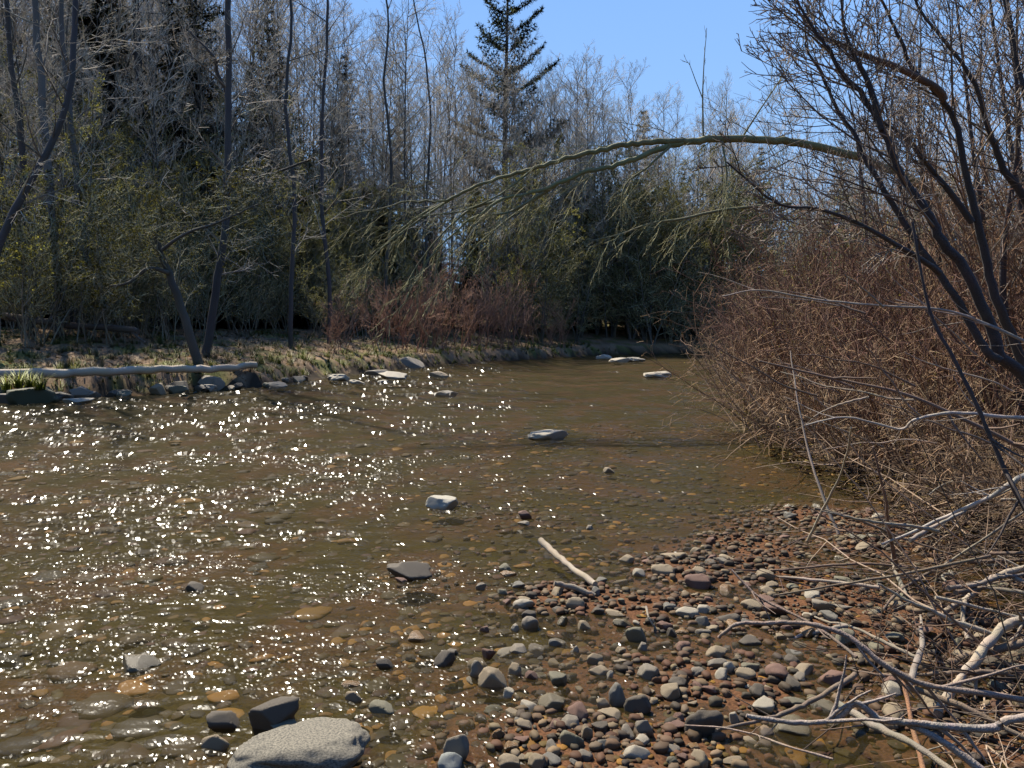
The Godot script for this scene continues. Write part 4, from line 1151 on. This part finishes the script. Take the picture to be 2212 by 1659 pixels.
func make_grass() -> void:
	var mesh := tuft(22, 0.24, 0.7)
	var dry := tuft(18, 0.28, 1.1)
	var places := []
	var colors := PackedColorArray()
	var dplaces := []
	var dcolors := PackedColorArray()
	for k in 9000:
		var d := r(14.0, 44.0)
		var x := r(-0.70 * d - 1.0, 6.0)
		var l := side(LEFT, x, d)
		if l < 0.05 or l > 7.0: continue
		var patch := noise_b.get_noise_2d(x * 2.0, d * 2.0)
		var edge := smoothstep(1.6, 0.2, l)
		var s := r(0.6, 1.3)
		var tr := Transform3D(Basis(Vector3.UP, r(0, TAU)) * Basis.from_scale(Vector3.ONE * s), Vector3(x, land(x, d) - 0.02, -d))
		if patch + edge * 0.35 > 0.12 + r(-0.1, 0.1):
			places.append(tr)
			colors.append(tint(Color(0.12, 0.15, 0.025).lerp(Color(0.27, 0.27, 0.045), r(0, 1) * r(0, 1)), 0.3))
		elif r(0, 1) < 0.45:
			dplaces.append(tr)
			dcolors.append(tint(Color(0.26, 0.19, 0.10), 0.35))
	for k in 5200:
		var d := r(14.5, 43.0)
		var x := r(-0.68 * d - 0.5, 6.0)
		var l := side(LEFT, x, d)
		if l < 0.12 or l > 1.3 or noise_b.get_noise_2d(x * 3.0 + 20.0, d * 3.0) < -0.08: continue
		places.append(Transform3D(Basis(Vector3.UP, r(0, TAU)) * Basis.from_scale(Vector3.ONE * r(0.7, 1.5)), Vector3(x, land(x, d) - 0.02, -d)))
		colors.append(tint(Color(0.16, 0.19, 0.03).lerp(Color(0.30, 0.30, 0.05), r(0, 1) * r(0, 1)), 0.3))
	many("grass", mesh, M.leaf, places, colors, "young green grass along the edge of the left bank", "grass")
	many("dry_grass", dry, M.leaf, dplaces, dcolors, "dry straw coloured grass among the leaf litter of the left bank", "grass")
	var tuss := tuft(70, 0.36, 0.9)
	tuss.resource_name = "tussock"
	var bright := plain(Color(0.24, 0.27, 0.04), 0.6, true)
	bright.backlight_enabled = true
	bright.backlight = Color(0.8, 0.8, 0.5)
	for e in [[362, 812, 18.6, 1.3, "bright green grass tussock growing on the pale log"], [300, 812, 18.3, 0.9, "yellow green grass tuft below the middle of the pale log"], [86, 842, 15.35, 1.2, "bright yellow green tussock on the mossy mound"], [40, 838, 15.2, 1.3, "green tussock on the mossy mound"], [14, 842, 15.1, 1.0, "ragged olive tussock on the mossy mound"], [64, 836, 15.4, 1.1, "tall green tussock on the crown of the mossy mound"], [930, 782, 31.5, 1.5, "sunlit yellow green tussock at the far water edge"], [985, 782, 33.0, 1.6, "bright green tussock right of the far rounded boulder"], [880, 778, 30.0, 1.2, "green tussock above the far rounded boulder"], [660, 790, 24.0, 1.5, "green tussock on the cut bank past the pale log"], [590, 800, 22.0, 1.5, "dark green tussock at the end of the pale log"], [1240, 772, 43.0, 1.3, "small yellow green tussock near the far bend"]]:
		var o := part("grass_tussock", tuss, bright)
		o.position = at(e[0], e[1], e[2])
		o.position.y = maxf(o.position.y, 0.05)
		o.scale = Vector3.ONE * e[3]
		o.rotation.y = r(0, TAU)
		tag(o, e[4], "grass tussock")
	# fallen leaves
	var lb := Buf.new()
	for k in 30000:
		var d := 0.0
		var x := 0.0
		if k % 3 == 0:
			d = r(2.6, 14.0)
			x = r(2.0, 0.75 * d + 1.0)
			if -side(RIGHT, x, d) < -0.5: continue
		else:
			d = r(15.0, 38.0)
			x = r(-0.7 * d - 1.0, 3.0)
			if side(LEFT, x, d) < 0.2: continue
		var col := tint([Color(0.30, 0.20, 0.12), Color(0.36, 0.27, 0.17), Color(0.20, 0.12, 0.07)][rng.randi() % 3], 0.35)
		var s := r(0.05, 0.1)
		var turn := Basis(Vector3.UP, r(0, TAU)) * Basis(Vector3.RIGHT, r(-0.6, 0.6)) * Basis.from_scale(Vector3.ONE * s)
		var p := Vector3(x, maxf(land(x, d), 0.0) + 0.015, -d)
		var base := lb.v.size()
		for q in [[-0.5, 0.0, 0.0], [0.0, 0.16, 0.28], [0.5, 0.05, 0.0], [0.0, 0.12, -0.28]]:
			lb.v.append(p + turn * Vector3(q[0], q[1], q[2]))
			lb.n.append(Vector3.UP)
			lb.c.append(col)
		for e in [0, 1, 2, 0, 2, 3]:
			lb.i.append(base + e)
	var lo := part("leaf_litter", lb.mesh(), M.leaf)
	tag(lo, "brown fallen leaves covering the banks", "leaf litter", "", "stuff")

# ------------------------------------------------------------------

func stage(what: String) -> void:
	print(what, " ", Time.get_ticks_msec() - t0, " ms")

func _ready() -> void:
	t0 = Time.get_ticks_msec()
	rng.seed = 7
	var cam := Camera3D.new()
	cam.name = "camera"
	cam.position = Vector3(0, EYE, 0)
	cam.rotation_degrees = Vector3(PITCH, 0, 0)
	cam.fov = 53.03
	cam.near = 0.05
	cam.far = 600.0
	add_child(cam)
	cam.current = true
	var sky_mat := ProceduralSkyMaterial.new()
	sky_mat.sky_top_color = Color(0.21, 0.385, 0.67)
	sky_mat.sky_horizon_color = Color(0.47, 0.595, 0.72)
	sky_mat.sky_curve = 0.5
	sky_mat.ground_bottom_color = Color(0.20, 0.19, 0.16)
	sky_mat.ground_horizon_color = Color(0.45, 0.48, 0.48)
	sky_mat.sun_angle_max = 12.0
	var sky := Sky.new()
	sky.sky_material = sky_mat
	var env := Environment.new()
	env.background_mode = Environment.BG_SKY
	env.sky = sky
	env.tonemap_mode = Environment.TONE_MAPPER_LINEAR
	env.tonemap_exposure = 2.3
	env.sdfgi_enabled = true
	env.ssao_enabled = true
	env.ssil_enabled = true
	var we := WorldEnvironment.new()
	we.name = "environment"
	we.environment = env
	add_child(we)
	var sun := DirectionalLight3D.new()
	sun.name = "sun"
	sun.light_energy = 1.6
	sun.light_color = Color(1.0, 0.965, 0.90)
	sun.light_angular_distance = 0.53
	sun.shadow_enabled = true
	add_child(sun)
	var az := deg_to_rad(-33.0)
	var el := deg_to_rad(52.0)
	var to_sun := Vector3(sin(az) * cos(el), sin(el), -cos(az) * cos(el))
	sun.look_at_from_position(to_sun * 100.0, Vector3.ZERO, Vector3.UP)

	noise_a.seed = 11
	noise_a.frequency = 0.9
	noise_a.fractal_octaves = 3
	noise_b.seed = 12
	noise_b.frequency = 0.35
	noise_b.fractal_octaves = 3
	make_materials()
	make_ground()
	stage("ground")
	make_water()
	stage("water")
	make_stones()
	stage("stones")
	make_bed_stones()
	stage("bed")
	var t := wood_sorts()
	stage("sorts")
	place_wood(t)
	special_trees()
	stage("wood")
	right_bank(t)
	stage("right bank")
	make_driftwood()
	make_debris()
	stage("debris")
	make_grass()
	stage("grass")
